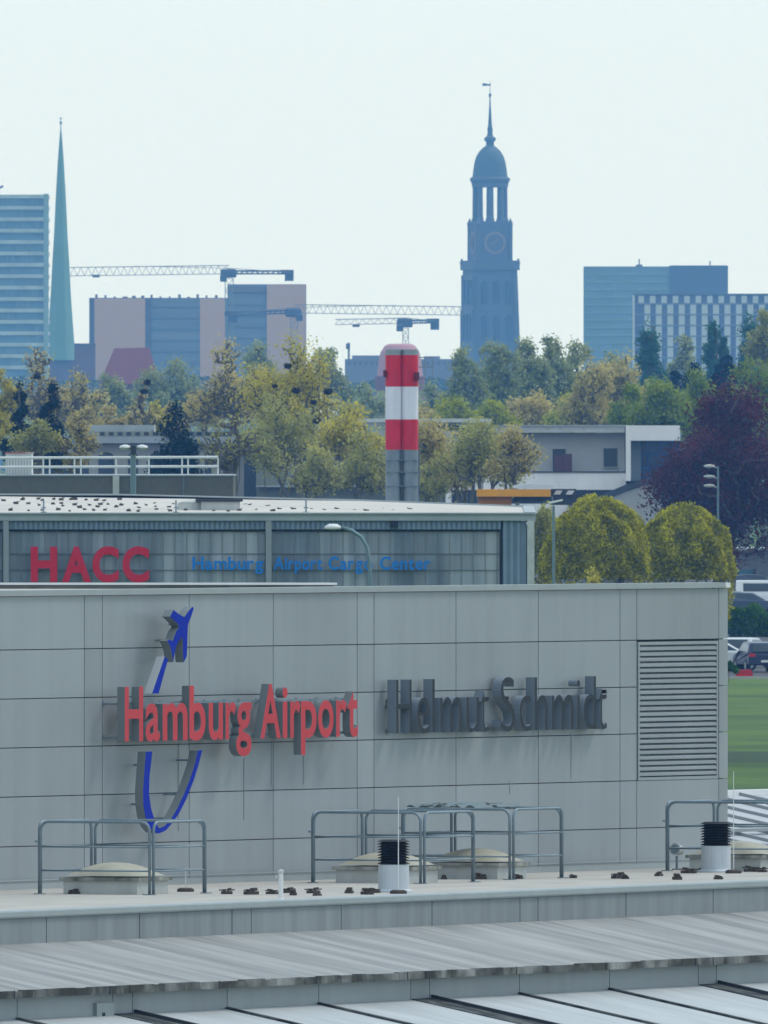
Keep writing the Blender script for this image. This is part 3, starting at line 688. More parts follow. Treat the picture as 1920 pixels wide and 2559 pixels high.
# ------------------------------------------------------------------ chimney
o = G(1005, 1500); C = thing('twin_chimney', 'pair of joined flues painted red white red above bare steel', 'chimney', o)
z = lambda v: P(0, v, 1500).z
for uu in (984, 1025):
    q = G(uu, 1500); r = 20.6 / F * 1500
    fl_ = MB(); fl_.lathe(q, [(r * .98, 0), (r * .98, z(1124) - .01)], 28); fo = fl_.build('flue', M['steel'], C, smooth=False)
    for va, vb, mt, nm in ((1124, 1048, M['red'], 'red_band'), (1048, 966, M['wht'], 'white_band'), (966, 887, M['red'], 'red_band')):
        k = MB(); k.lathe(q, [(r, z(va) + .006), (r, z(vb) - .006)], 32); k.build(nm, mt, C)
    k = MB(); k.lathe(q, [(r * 1.0, z(887)), (r * 1.02, z(873)), (r * .8, z(873) + .002)], 28); k.build('rim', M['coping'], C)
for vv in (1180, 1215, 1150):
    k = MB(); k.pb(963, 1046, vv - .8, vv + .8, 1500 - .47, .9); k.build('clamp_band', M['galv'], C)
k = MB()
for vv in (893, 917, 946): k.tube(P(1044, vv, 1500), P(1081, vv, 1500), .025, n=5)
k.tube(P(1081, 893, 1500), P(1081, 946, 1500), .025, n=5); k.tube(P(1062, 893, 1500), P(1062, 946, 1500), .02, n=5)
k.tube(P(1044, 893, 1501), P(1081, 893, 1501), .025, n=5); k.tube(P(1081, 893, 1500), P(1081, 893, 1501), .025, n=5)
k.build('antenna_cage', M['galv'], C)
k = MB(); k.pb(1036, 1048, 930, 950, 1499.4, .4); k.pb(958, 964, 925, 942, 1499.6, .3); k.build('warning_light', mat('dark_red', (.15, .01, .02), .6), C)
k = MB(); k.pb(1042, 1049, 1124, 1500, 1500.2, .3); k.build('cable_duct', M['galv'], C)

# ------------------------------------------------------------------ buildings in the middle distance
YB = 2050.0
B = thing('white_office', 'long white flat roofed building with two small windows and a white framed entrance block', 'building', G(1350, YB))
m = MB(); m.pb(1115, 1562, 1082, 1182, YB + 3, 25); x0, x1 = P(1115, 0, YB).x, P(1700, 0, YB).x; m.ab(x0 + .2, x1 - 1, YB + 4, YB + 26, 0, P(0, 1182, YB).z); m.build('upper_wall', mat('cool_render', (0.47, .49, .47), .9, var=.06, scale=.4), B)
m = MB(); m.pb(1226, 1562, 1066, 1081, YB + 1.5, 28); m.build('roof_slab', M['offwhite'], B)
m = MB(); m.pb(1150, 1564, 1062, 1065.9, YB + 1.4, 28.2); m.build('roof_edge', M['hedge'], B)
m = MB(); m.pb(1115, 1565, 1181, 1224, YB, 2.9); m.build('lower_parapet', M['white_wall'], B)
m = MB(); m.pb(1113, 1567, 1178, 1180.9, YB - .1, 3); m.build('parapet_cap', M['dark'], B)
m = MB(); m.pb(1130, 1560, 1225, 1258, YB + .8, 1.5); m.build('window_band', M['window'], B)
m = MB()
for k in range(1, 6): m.pb(1128 + k * 13, 1129.2 + k * 13, 1226, 1258, YB + .72, .06)
m.build('window_mullions', M['galv'], B)
m = MB(); m.pb(1115, 1128, 1224.5, 1290, YB, 2.9); m.pb(1115, 1560, 1259, 1330, YB, 2.9); m.build('lower_wall', M['white_wall'], B)
for (u0, u1, v0, v1) in ((1382, 1414, 1122, 1178), (1509, 1543, 1120, 1167)):
    m = MB(); m.pb(u0, u1, v0, v1, YB + 2.93, .06); w = m.build('window', M['window'], B)
    m = MB(); m.pb(u0 - 2, u1 + 2, v0 - 3, v0 - .2, YB + 2.88, .1); m.pb(u0 - 2, u1 + 2, v1 + .2, v1 + 2, YB + 2.8, .2); m.build('window_frame', M['offwhite'], w)
m = MB(); m.pb(1385, 1406, 1137, 1179, YB + 2.0, .08); m.pb(1407, 1430, 1134, 1179, YB + 1.9, .08); m.build('brown_screen', M['brown'], B)
m = MB(); m.pb(1565, 1700, 1063, 1101, YB - 1.5, 20); m.pb(1565, 1577, 1101.2, 1202, YB - 1.5, 20); m.build('entrance_frame', M['white_wall'], B)
m = MB(); m.pb(1577.2, 1602, 1101.4, 1202, YB + 1, 10); m.build('recess_wall', mat('grey_recess', (.22, .27, .31), .8), B)
m = MB(); m.pb(1602.3, 1700, 1101.4, 1202, YB + 1.6, .2); w = m.build('blue_window', M['bluewin'], B)
m = MB()
for u in (1603, 1618, 1648, 1680): m.pb(u, u + 2.2, 1102, 1201, YB + 1.45, .1)
for v in (1133, 1168): m.pb(1605.4, 1699, v, v + 3, YB + 1.42, .13)
m.build('blue_frame', M['bluefr'], w)
# dark roof ramp and pale gable
q = [P(u, v, YB - 3) for u, v in ((1420, 1262), (1500, 1240), (1560, 1213), (1620, 1195), (1700, 1187), (1700, 1197), (1625, 1206), (1560, 1228), (1480, 1262))]
m = MB(); m.prism(q, (0, 12, 0)); m.build('sloped_roof', M['roofdark'], B)
q = [P(u, v, YB - 2.8) for u, v in ((1482, 1261.5), (1560, 1229.5), (1625, 1208), (1760, 1196), (1760, 1400), (1482, 1400))]
m = MB(); m.prism(q, (0, 11, 0)); m.build('gable_wall', mat('warm_render', (.38, .39, .37), .9, var=.06, scale=.4), B)
# yellow kiosk
o = G(1290, 1700); B = thing('orange_kiosk', 'orange yellow kiosk with a white curved canopy behind the hangar', 'kiosk', o)
m = MB(); m.pb(1192, 1377, 1223, 1241, 1699, 5); m.build('fascia', M['yellow'], B)
m = MB(); m.pb(1196, 1279, 1241.3, 1700, 1699.5, 4); m.build('wall', mat('ochre_wall', (.42, .17, .02), .7), B)
m = MB(); m.pb(1285, 1375, 1241.3, 1255, 1699.8, 3); m.build('dark_fascia', M['roofdark'], B)  # strip in dark roofing colour under the yellow fascia
m = MB(); q = [P(u, v, 1699) for u, v in ((1282, 1214), (1300, 1210), (1345, 1209), (1380, 1211), (1386, 1216), (1380, 1221), (1285, 1221))]; m.prism(q, (0, 4, 0)); m.build('canopy', M['white'], B)
m = MB(); m.pb(1377.5, 1440, 1222, 1262, 1703, 3); m.build('side_wing', M['roofdark'], B)
m = MB()
for u in (1386, 1416): q = [P(u + a, v, 1702.8) for a, v in ((4, 1226), (20, 1226), (14, 1236), (-2, 1236))]; m.prism(q, (0, .1, 0))
m.build('roof_window', M['white'], B)

# buildings at the left between the trees
YL = 2150.0
B = thing('colonnade_building', 'low pale building with round headed openings behind the left railing', 'building', G(330, YL))
m = MB(); m.pb(60, 700, 1108, 1300, YL, 20); m.build('wall', M['pale_wall'], B)
m = MB(); m.pb(195, 385, 1062, 1078, YL + 5, 16); m.pb(190, 660, 1091, 1107, YL - 1.2, 20); m.build('roof_slab', M['hedge'], B)
m = MB(); m.pb(190, 700, 1078.3, 1090.8, YL + 1, 18); m.build('clerestory', mat('pale_olive', (.26, .28, .22), .9, var=.1, scale=.5), B)
m = MB()
for k in range(15): m.pb(250 + k * 22, 262 + k * 22, 1080, 1088, YL + .9, .08)
m.build('clerestory_window', M['dark'], B)
for k, (u0, u1) in enumerate(((110, 180), (186, 222), (246, 285), (320, 345), (374, 410), (420, 480), (512, 528), (560, 575), (610, 640))):
    q = [P(u0, 1300, YL - .08), P(u1, 1300, YL - .08)] + [P((u0 + u1) / 2 + (u1 - u0) / 2 * math.cos(a), 1142 - 12 * math.sin(a), YL - .08) for a in [i * math.pi / 8 for i in range(9)]]
    m = MB(); m.prism(q, (0, .07, 0)); m.build('opening', M['window'], B)
B = thing('green_grey_hall', 'long dull green grey hall wall behind the yellow trees beside the chimney', 'building', G(860, YL))
m = MB(); m.pb(640, 1115, 1094, 1213, YL - 8, 20); m.ab(P(645, 0, YL).x, P(1113, 0, YL).x, YL - 7, YL + 10, 0, P(0, 1213, YL).z); m.build('wall', M['olive_wall'], B)
m = MB(); m.pb(640, 1250, 1077, 1091, YL - 9, 22); m.build('roof_edge', M['hedge'], B)
m = MB(); m.pb(640, 1115, 1213.2, 1217, YL - 8.3, 1); m.build('string_course', M['hedge'], B)
m = MB()
for u in (700, 752, 884, 940): m.pb(u, u + 14, 1130, 1160, YL - 8.06, .05)
m.each('window', M['window'], B)
m = MB(); m.pb(862, 1229, 1046, 1055, YL - 6, 18); m.pb(866, 1225, 1055.3, 1064, YL - 5.5, 17); m.build('upper_slab', M['offwhite'], B)
m = MB(); m.pb(1095, 1215, 1059, 1066, YL - 5.6, .1); m.build('upper_window', M['window'], B)
# grey hall at the right edge and a bus shelter
B = thing('shaded_hall', 'shaded grey hall wall under the purple tree at the right edge', 'building', G(1880, 2320))
m = MB(); m.ab(P(1838, 0, 2320).x, P(2100, 0, 2320).x, 2320, 2340, 0, P(0, 1375, 2320).z); m.build('wall', M['concrete'], B)
m = MB(); m.pb(1836, 2100, 1370, 1375, 2319.5, 21); m.build('roof_edge', M['hedge'], B)
B = thing('glass_shelter', 'teal glass shelter beside the purple tree trunk', 'shelter', G(1862, 2200))
m = MB(); a = G(1842, 2200); c = G(1882, 2200); hz = P(0, 1424, 2200).z
m.ab(a.x, c.x, 2200, 2200.05, .3, hz); m.build('glass', mat('teal_glass', (.05, .12, .13), .2), B)
m = MB(); m.ab(a.x - .05, a.x, 2199.9, 2201.5, 0, hz); m.ab(c.x, c.x + .25, 2199.9, 2201.5, 0, hz + .1); m.build('frame', M['dark'], B)

# ------------------------------------------------------------------ cars
def car(u, Y, rot, paint, label, kind='hatch', group='cars in the car park', nm='parked_car'):
    o = G(u, Y, .01); g = thing(nm, label, 'van' if kind == 'van' else 'car', o, group)
    Lc, Wc = (4.4, 1.78) if kind != 'van' else (5.2, 1.95)
    g.rotation_euler.z = rot
    if kind == 'van':
        prof = [(-2.6, .4), (-2.6, 1.2), (-2.5, 1.95), (-2.3, 2.05), (1.0, 2.05), (1.75, 1.35), (2.5, 1.1), (2.6, .8), (2.6, .4)]; cab = (-2.45, 1.85, 1.3, 2.0)
    else:
        prof = [(-2.2, .35), (-2.2, .9), (-2.1, 1.0), (-1.75, 1.46), (-1.2, 1.53), (.1, 1.5), (.95, 1.0), (1.9, .86), (2.15, .7), (2.2, .35)]; cab = None
    def lc(x, y, z): return Vector((x, y, z))
    def sec(sc_w): return None
    vs = []; n = len(prof)
    for sgn in (-1, 1):
        for x, z in prof:
            inset = .16 * max(0, (z - .95) / .6) if kind != 'van' else .10 * max(0, (z - 1.1) / .9)
            vs.append(lc(x, sgn * (Wc / 2 - inset), z))
    m = MB(); fs = [tuple(range(n))[::-1], tuple(range(n, 2 * n))] + [(k, (k + 1) % n, n + (k + 1) % n, n + k) for k in range(n)]
    m.add(vs, fs)
    def fin(m, nm_, mt, par=g, **kw):
        me_o = m.build(nm_, mt, None, **kw); me_o.parent = par; return me_o
    fin(m, 'body', paint, bevel=.06)
    gl = M['window']; m = MB()
    if kind == 'van':
        rear = [(-2.612, -.7, 1.25), (-2.612, .7, 1.25), (-2.53, .65, 1.8), (-2.53, -.65, 1.8)]; front = [(1.15, -.75, 1.93), (1.15, .75, 1.93), (1.79, .8, 1.35), (1.79, -.8, 1.35)]
        side = [(-1.9, 1.3), (1.5, 1.3), (.95, 1.85), (-1.9, 1.85)]; yy = Wc / 2
    else:
        rear = [(-2.13, -.68, 1.02), (-2.13, .68, 1.02), (-1.80, .60, 1.42), (-1.80, -.60, 1.42)]; front = [(.18, -.62, 1.47), (.18, .62, 1.47), (.93, .72, 1.04), (.93, -.72, 1.04)]
        side = [(-1.75, 1.04), (.72, 1.04), (.05, 1.42), (-1.5, 1.42)]
    for q in (rear, front):
        nrm = (Vector(q[1]) - Vector(q[0])).cross(Vector(q[2]) - Vector(q[1])).normalized()
        if nrm.x * q[0][0] < 0 and q is rear: nrm = -nrm
        m.prism([Vector(p_) + nrm * .02 for p_ in q], -nrm * .03)
    for sgn in (-1, 1):
        def yz(z): return sgn * (Wc / 2 - (.16 * (z - .95) / .6 if kind != 'van' else .10 * (z - 1.1) / .9) + .008)
        m.prism([Vector((x, yz(z), z)) for x, z in side], (0, -sgn * .03, 0))
    fin(m, 'windows', gl)
    for x in (-1.35, 1.35):
        for sgn in (-1, 1):
            w = MB(); w.tube((x, sgn * (Wc / 2 - .2), .33), (x, sgn * (Wc / 2 + .01), .33), .33, n=20)
            wo = fin(w, 'wheel', M['black']); r_ = MB(); r_.tube((x, sgn * (Wc / 2 + .011), .33), (x, sgn * (Wc / 2 + .02), .33), .19, n=14); fin(r_, 'rim', M['coping'], wo)
    for sgn in (-1, 1):
        k = MB(); k.box((-2.235 if kind != 'van' else -2.63, sgn * .72 - .16, .78), (.03, 0, 0), (0, .32, 0), (0, 0, .16)); fin(k, 'tail_light', mat_tail)
        k = MB(); k.box((2.12 if kind != 'van' else 2.57, sgn * .66 - .16, .66), (.06, 0, 0), (0, .32, 0), (0, 0, .13)); fin(k, 'headlight', M['white'])
    k = MB(); k.box((-2.23 if kind != 'van' else -2.63, -.26, .5), (.02, 0, 0), (0, .52, 0), (0, 0, .11)); fin(k, 'number_plate', M['white'])
    return g
mat_tail = mat('red_tail_lens', (.5, .01, .02), .25)
pn = lambda nme, c: mat(nme, c, .25, metal=.2, spec=.6)
car(1895, 1400, R(100), pn('navy_car_paint', (.010, .022, .06)), 'dark navy hatchback seen from behind at the edge of the car park')
car(1862, 1428, R(75), pn('silver_car_paint', (.5, .55, .56)), 'silver white car just behind the dark navy hatchback')
car(1802, 1405, R(8), pn('white_car_paint', (.75, .78, .78)), 'white car nose poking out from behind the wall corner')
car(1912, 1880, R(20), pn('white_van_paint', (.78, .80, .80)), 'white van at the right edge above the hedge', 'van')
car(1838, 1850, R(15), pn('pale_grey_paint', (.45, .48, .46)), 'pale grey car beside the wall corner above the hedge')
car(1873, 1830, R(8), pn('blue_grey_paint', (.06, .09, .13)), 'blue grey car beside the hedge in front of the white van')
car(1850, 2050, R(5), pn('black_car_paint', (.012, .02, .035)), 'black car in the back row below the glass shelter')
car(1898, 2060, R(0), pn('dark_blue_paint', (.015, .03, .05)), 'dark blue car in the back row nearest the right edge')
car(1379, 1240, R(5), pn('white_paint_two', (.78, .80, .80)), 'white van roof showing above the terminal wall beside the slim lamp', 'van')
k = MB(); o = G(1862, 1366)
q = [o + Vector(x) for x in ((-.45, 0, 0), (.38, 0, 0), (.40, 0, .22), (.30, 0, .42), (-.38, 0, .40), (-.45, 0, .2))]; k.prism(q, (0, .5, 0))
g = thing('red_barrier', 'red plastic barrier block on the grass verge in front of the navy hatchback', 'barrier', o)
k.build('body', mat('red_plastic', (.50, .02, .03), .5), g); k = MB(); k.box(o + Vector((-.3, -.01, .1)), (.5, 0, 0), (0, .008, 0), (0, 0, .06)); k.build('stripe', M['red'], g)

# ------------------------------------------------------------------ the far city
far = lambda n, c, **k: mat(n, c, .8, **k)  # most building colours passed here are lightened, carrying part of the distance haze
def m_px(px, Y): return px * Y / F
# clock tower
Y = 9300.0; TB = G(1225, Y, 0); cu_ = 1225
T2 = thing('clock_tower', 'tall dark church tower with clock, open columned lantern and domed spire', 'church tower', TB)
dk_ = far('hazed_tower_brick', (.10, .115, .15)); cop = far('dark_copper', (.07, .11, .13))  # tower brick lightened and blued: distance haze put into the colour
al = R(-16)
def zz(v): return P(0, v, Y).z
def rbox(m, hw, v0, v1, ang=-al, mi=0):
    h = m_px(hw, Y); z0, z1 = zz(v1), zz(v0); c, s = math.cos(ang), math.sin(ang)
    ax = Vector((c, s, 0)) * 2 * h; ay = Vector((-s, c, 0)) * 2 * h
    m.box(TB + UP * z0 - ax / 2 - ay / 2, ax, ay, UP * (z1 - z0), mi)
m = MB(); z0 = zz(1300)
hA, hB = m_px(61, Y), m_px(55, Y); c, s = math.cos(-al), math.sin(-al)
vs = []
for h, zv in ((hA, 0.0), (hA, zz(880)), (hB, zz(675))):
    for sx, sy in ((-1, -1), (1, -1), (1, 1), (-1, 1)): vs.append(TB + Vector((sx * h * c - sy * h * s, sx * h * s + sy * h * c, zv)))
m.add(vs, [(0, 3, 2, 1), (8, 9, 10, 11)] + [(i * 4 + k, i * 4 + (k + 1) % 4, i * 4 + 4 + (k + 1) % 4, i * 4 + 4 + k) for i in range(2) for k in range(4)])
m.build('shaft', dk_, T2)
for v0_, v1_, hw_ in ((700, 760, 56), (785, 850, 58)):            # pilasters and tall openings on the shaft
    for sd_ in range(2):
        ang = -al if sd_ == 0 else -al - math.pi / 2; nrm = Vector((math.sin(ang), -math.cos(ang), 0)); sv = Vector((math.cos(ang), math.sin(ang), 0))
        for q_ in (-.55, 0, .55):
            m = MB(); w_ = m_px(7, Y); cc = TB + nrm * (m_px(hw_, Y)) + sv * m_px(hw_ * q_, Y); m.prism([cc - sv * w_ + UP * zz(v1_), cc + sv * w_ + UP * zz(v1_), cc + sv * w_ + UP * zz(v0_ + 8), cc + UP * zz(v0_), cc - sv * w_ + UP * zz(v0_ + 8)], nrm * .6); m.build('arched_opening', far('opening_dark', (.06, .07, .09)), T2)
        for q_ in (-.86, .86):
            m = MB(); cc = TB + nrm * (m_px(hw_ + 1, Y)) + sv * m_px(hw_ * q_, Y); m.box(cc - sv * m_px(4, Y) + UP * zz(v1_ + 8), sv * m_px(8, Y), nrm * .4, UP * (zz(v0_ - 12) - zz(v1_ + 8))); m.build('pilaster', dk_, T2)
m = MB(); rbox(m, 60, 660, 675); rbox(m, 56, 651, 660); m.build('cornice', dk_, T2)
for sx, sy in ((-1, -1), (1, -1), (1, 1), (-1, 1)):
    h = m_px(57, Y); q = TB + Vector((sx * h * c - sy * h * s, sx * h * s + sy * h * c, zz(660))); m = MB(); m.lathe(q, [(.7, 0), (.5, 1.0), (.15, 1.9)], 8); m.build('urn', dk_, T2)
m = MB(); rbox(m, 42.5, 560, 651); m.build('clock_stage', dk_, T2)
for sx, sy in ((-1, -1), (1, -1), (1, 1), (-1, 1)):
    h = m_px(41, Y); q = TB + Vector((sx * h * c - sy * h * s, sx * h * s + sy * h * c, 0)); m = MB(); m.lathe(q, [(.75, zz(651)), (.75, zz(562)), (1.0, zz(560)), (.5, zz(553)), (.1, zz(545))], 8); m.build('corner_column', dk_, T2)
m = MB(); rbox(m, 45, 553, 560); m.build('gallery', dk_, T2)
gold = far('gilded_clock_ring', (.25, .19, .16))
for k_ in range(2):
    ang = -al if k_ == 0 else -al - math.pi / 2
    nrm = Vector((math.sin(ang), -math.cos(ang), 0)); h = m_px(42.5, Y); cc = TB + nrm * (h + .06) + UP * zz(607)
    m = MB(); m.tube(cc, cc + nrm * .1, m_px(27, Y), n=36); cf = m.build('clock_face', far('dark_clock_dial', (.11, .11, .13)), T2)
    m = MB(); sd = Vector((math.cos(ang), math.sin(ang), 0)); r1, r0 = m_px(28, Y), m_px(22, Y)
    for j in range(36):
        a0, a1 = j / 36 * 2 * math.pi, (j + 1) / 36 * 2 * math.pi
        f_ = lambda r, a: cc + nrm * .13 + sd * r * math.cos(a) + UP * r * math.sin(a)
        m.prism([f_(r0, a0), f_(r1, a0), f_(r1, a1), f_(r0, a1)], nrm * .1)
    m.build('clock_ring', gold, cf)
    m = MB()
    for a_, l_ in ((.9, 18), (3.6, 13)): m.tube(cc + nrm * .3, cc + nrm * .3 + (sd * math.cos(a_) + UP * math.sin(a_)) * m_px(l_, Y), .28, .12, n=6)
    m.build('clock_hand', gold, cf)
for j in range(8):
    a_ = j * math.pi / 4 + R(-90) + R(3); rr_ = m_px(37, Y); q = TB + Vector((math.cos(a_) * rr_, math.sin(a_) * rr_, zz(553)))
    m = MB(); w = m_px(7.6, Y); m.lathe(q, [(w * 1.25, 0), (w * 1.1, .9), (w * .95, 1.2), (w * .85, zz(465) - zz(553)), (w * 1.2, zz(462) - zz(553))], 8); m.build('column', dk_, T2)
m = MB(); px = lambda r, v: (m_px(r, Y), zz(v))
m.lathe(TB, [px(45, 468), px(46, 458), px(50, 450), px(50, 445), px(45, 442)], 32); m.build('lantern_cornice', dk_, T2)
m = MB(); m.lathe(TB, [px(44, 441.9), px(42, 425), px(39, 405), px(34, 390), px(27, 378), px(18, 369), px(11, 364)], 32); m.build('dome', cop, T2)
m = MB(); m.lathe(TB, [px(10, 363.9), px(10, 354), px(15, 350), px(14, 344), px(8, 340), px(6, 330), px(7, 322), px(5, 315), px(3.2, 285), px(1.8, 255), px(1.2, 243), px(3.4, 240), px(3.4, 235), px(.8, 232), px(.5, 202)], 16); m.build('spire', cop, T2)
m = MB(); q = TB + UP * zz(214); m.prism([q + Vector((m_px(x, Y), 0, m_px(z_, Y))) for x, z_ in ((2, 0), (2, 5), (-6, 4), (-13, 7), (-21, 5), (-18, 2), (-20, -1), (-12, 0))], (0, .3, 0)); m.build('weather_vane', cop, T2)

# green spire
Y = 8700.0; TB = G(152, Y)
S = thing('green_church_spire', 'slender pale green copper church spire at the left', 'church spire', TB)
grn = far('verdigris_copper', (.15, .28, .24), var=.1, scale=.3, stretch=(1, 1, .1))
m = MB(); px = lambda r, v: (m_px(r, Y), P(0, v, Y).z)
prof = [px(43, 900), px(37, 862), px(32, 800), px(27.5, 740), px(22.5, 650), px(18.5, 590), px(13, 480), px(8, 400), px(4, 350), px(1.6, 325)]
m.lathe(TB, prof, 8, rot=R(22.5)); m.build('spire', grn, S)
m = MB(); m.lathe(TB, [px(1.3, 324.9), px(1.0, 312), px(3, 309), px(3, 304), px(.7, 301), px(.6, 291)], 8)
z = P(0, 297, Y).z; m.box(TB + Vector((-m_px(4, Y), -.1, z)), (m_px(8, Y), 0, 0), (0, .2, 0), (0, 0, .25)); m.build('cross', grn, S)
m = MB(); m.ab(TB.x - m_px(38, Y), TB.x + m_px(36, Y), Y - 3, Y + 6, 0, P(0, 900, Y).z); m.build('tower_base', far('brown_brick', (.14, .09, .07)), S)

# glass high-rise
Y = 8500.0; B = thing('glass_tower_block', 'pale blue glass high rise with banded floors at the left edge', 'high rise', G(20, Y))
gt = far('tinted_blue_glazing', (.13, .21, .26), var=.25, scale=.12); fb = far('pale_floor_band', (.42, .50, .50), var=.2, scale=.2)
x0, x1 = P(-160, 0, Y).x, P(119, 0, Y).x
m = MB(); m.ab(x0, x1, Y, Y + 30, 0, P(0, 486, Y).z); m.build('glazing', gt, B)
v = 486; k_ = 0
m = MB()
while v < 1000:
    m.ab(x0 - .3, x1 + .3, Y - .5, Y + 30.5, P(0, v + 9.5, Y).z, P(0, v, Y).z); v += 28.5
m.build('floor_bands', fb, B)
m = MB()
rnd = random.Random(4)
for r_ in range(17):
    for c_ in range(9):
        if rnd.random() < .4:
            a_ = 5 + c_ * 12; m.pb(a_, a_ + rnd.uniform(3, 9), 497 + r_ * 28.5, 512 + r_ * 28.5, Y - .12, .1)
m.each('window_blind', far('blind_blue', (.17, .24, .27)), B)
m = MB(); m.pb(109, 120, 484, 1000, Y - .9, .38); m.build('corner_strip', far('pale_glass_corner', (.26, .38, .38)), B)
m = MB(); m.tube(P(-4, 484, Y), P(-4, 470, Y), .4); m.box(P(-12, 476, Y), (m_px(20, Y), 0, m_px(8, Y)), (0, 1, 0), (0, 0, .7)); m.build('roof_mast', far('dark_mast', (.05, .06, .08)), B)

# tan and blue block
Y = 8200.0; B = thing('tan_panelled_block', 'broad tan and blue office block in two steps with cranes in front', 'office block', G(480, Y))
tan = far('tan_cladding', (.55, .36, .27)); blu = far('dull_blue_glazing', (.16, .19, .24), var=.2, scale=.08, stretch=(.2, 1, 3)); edg = far('dark_edge', (.10, .10, .12))
def blk(nm, mt, u0, u1, v0, dy=0.0, dd=30, vb=None): m = MB(); m.ab(P(u0, 0, Y).x, P(u1, 0, Y).x, Y + dy, Y + dy + dd, 0 if vb is None else P(0, vb, Y).z, P(0, v0, Y).z); return m.build(nm, mt, B)
blk('left_wing', blu, 223, 568, 744); blk('right_wing', blu, 568.5, 765, 710, .5)
for u0, u1, v0 in ((236, 363, 746), (500, 562, 746), (667, 764, 711)): blk('tan_panel', tan, u0, u1, v0, -.4, .38)
blk('edge_strip', edg, 223.5, 235, 744.5, -.3, .28); blk('edge_strip', edg, 364, 378, 744.5, -.3, .28)
m = MB()
for k_ in range(8):
    m.pb(380, 498, 765 + k_ * 28, 768 + k_ * 28, Y - .25, .24); m.pb(572, 664, 760 + k_ * 28, 762.5 + k_ * 28, Y + .2, .24)
m.each('floor_line', far('floor_line_blue', (.13, .17, .22)), B)
m = MB()
rnd = random.Random(8)
for k_ in range(14): u = 238 + k_ * 23; m.pb(u, u + rnd.uniform(4, 12), 744 - rnd.uniform(2, 9), 744, Y + 2, 3)
m.pb(570, 664, 716, 730, Y + .1, .3); m.each('roof_plant', far('roof_plant_grey', (.16, .15, .16)), B)
# mauve hipped roof and low brick block
Y = 5600.0; B = thing('hipped_roof_church', 'dull red hipped church roof in front of the tan block', 'church', G(320, Y))
mv = far('dull_red_tiles', (.17, .055, .05))
vs = [P(248, 960, Y), P(400, 960, Y), P(400, 960, Y) + Vector((0, 12, 0)), P(248, 960, Y) + Vector((0, 12, 0)), P(285, 870, Y) + Vector((0, 6, 0)), P(372, 868, Y) + Vector((0, 6, 0))]
m = MB(); m.add(vs, [(3, 2, 1, 0), (0, 1, 5, 4), (1, 2, 5), (2, 3, 4, 5), (3, 0, 4)]); m.build('roof', mv, B)
m = MB(); m.ab(vs[0].x + .3, vs[1].x - .3, Y + .3, Y + 11.7, 0, vs[0].z - .02); m.build('wall', far('dull_brick_wall', (.14, .07, .06)), B)
Y = 7800.0; B = thing('brick_block', 'low brown brick block between the green spire and the tan block', 'building', G(215, Y))
m = MB(); m.ab(P(186, 0, Y).x, P(238, 0, Y).x, Y, Y + 12, 0, P(0, 862, Y).z); m.build('wall', far('mauve_brick', (.15, .09, .09)), B)
m = MB(); m.pb(185, 239, 858, 861.8, Y - .3, 12.6); m.build('roof_edge', edg, B)
# pink dome behind the chimney
Y = 6200.0; o = G(1000, Y); B = thing('pink_domed_roof', 'rounded pinkish red roof showing behind the top of the red chimney', 'building', o)
z0 = P(0, 940, Y).z; m = MB(); m.lathe(o, [(m_px(57, Y), z0), (m_px(54, Y), P(0, 905, Y).z), (m_px(49, Y), P(0, 880, Y).z), (m_px(38, Y), P(0, 864, Y).z), (m_px(28, Y), P(0, 859, Y).z)], 28); m.build('roof', far('pink_red_roof', (.46, .24, .27)), B)
m = MB(); m.lathe(o, [(m_px(62, Y), 0), (m_px(62, Y), z0 - .02)], 28); m.build('wall', far('red_brown_wall', (.2, .08, .08)), B)

Y = 7000.0; B = thing('distant_block', 'long low hazy dull blue block on the skyline right of the chimney', 'building', G(1000, Y))
m = MB(); m.ab(P(862, 0, Y).x, P(1148, 0, Y).x, Y, Y + 15, 0, P(0, 897, Y).z); m.pb(880, 960, 888, 896.9, Y + 2, 8); m.pb(1060, 1100, 890, 896.9, Y + 2, 8); m.build('wall', far('hazed_blue_brick', (.20, .22, .30)), B)  # wall colour lightened so the block fades, haze painted in
m = MB()
for k_ in range(20): m.pb(870 + k_ * 14, 876 + k_ * 14, 903, 912, Y - .1, .08)
m.build('window', far('dull_window', (.14, .15, .22)), B)
# blue slab and striped building
Y = 8600.0; B = thing('blue_glass_slab', 'blue glass slab building with a darker top right corner', 'office block', G(1640, Y))
gb = far('blue_slab_glazing', (.19, .29, .36), var=.12, scale=.1)
m = MB(); m.ab(P(1460, 0, Y).x, P(1818, 0, Y).x, Y, Y + 25, 0, P(0, 669, Y).z); m.build('glazing', gb, B)
m = MB(); m.pb(1675, 1820, 663, 738, Y - .6, 25); m.build('dark_corner', far('dark_blue_cladding', (.10, .13, .20)), B)
m = MB()
for k_ in range(13): m.pb(1459, 1674, 684 + k_ * 19, 687.5 + k_ * 19, Y - .25, .2)
m.build('floor_bands', far('pale_blue_band', (.22, .33, .36)), B)
m = MB()
for k_ in range(19): m.pb(1462 + k_ * 11.4, 1463.6 + k_ * 11.4, 669, 900, Y - .12, .1)
m.build('mullions', far('pale_blue_line', (.17, .26, .31)), B)
m = MB(); m.pb(1590, 1606, 661, 669, Y + 3, 4); m.tube(P(1598, 661, Y + 4), P(1598, 647, Y + 4), .2); m.tube(P(1775, 663, Y + 4), P(1775, 652, Y + 4), .2); m.build('roof_mast', edg, B)
m = MB(); m.pb(1460, 1674, 665.5, 668.8, Y - .1, 25); m.build('roof_edge', gb, B)
Y = 8000.0; B = thing('striped_facade_block', 'office block with pale vertical fins and dark windows at the right edge', 'office block', G(1760, Y))
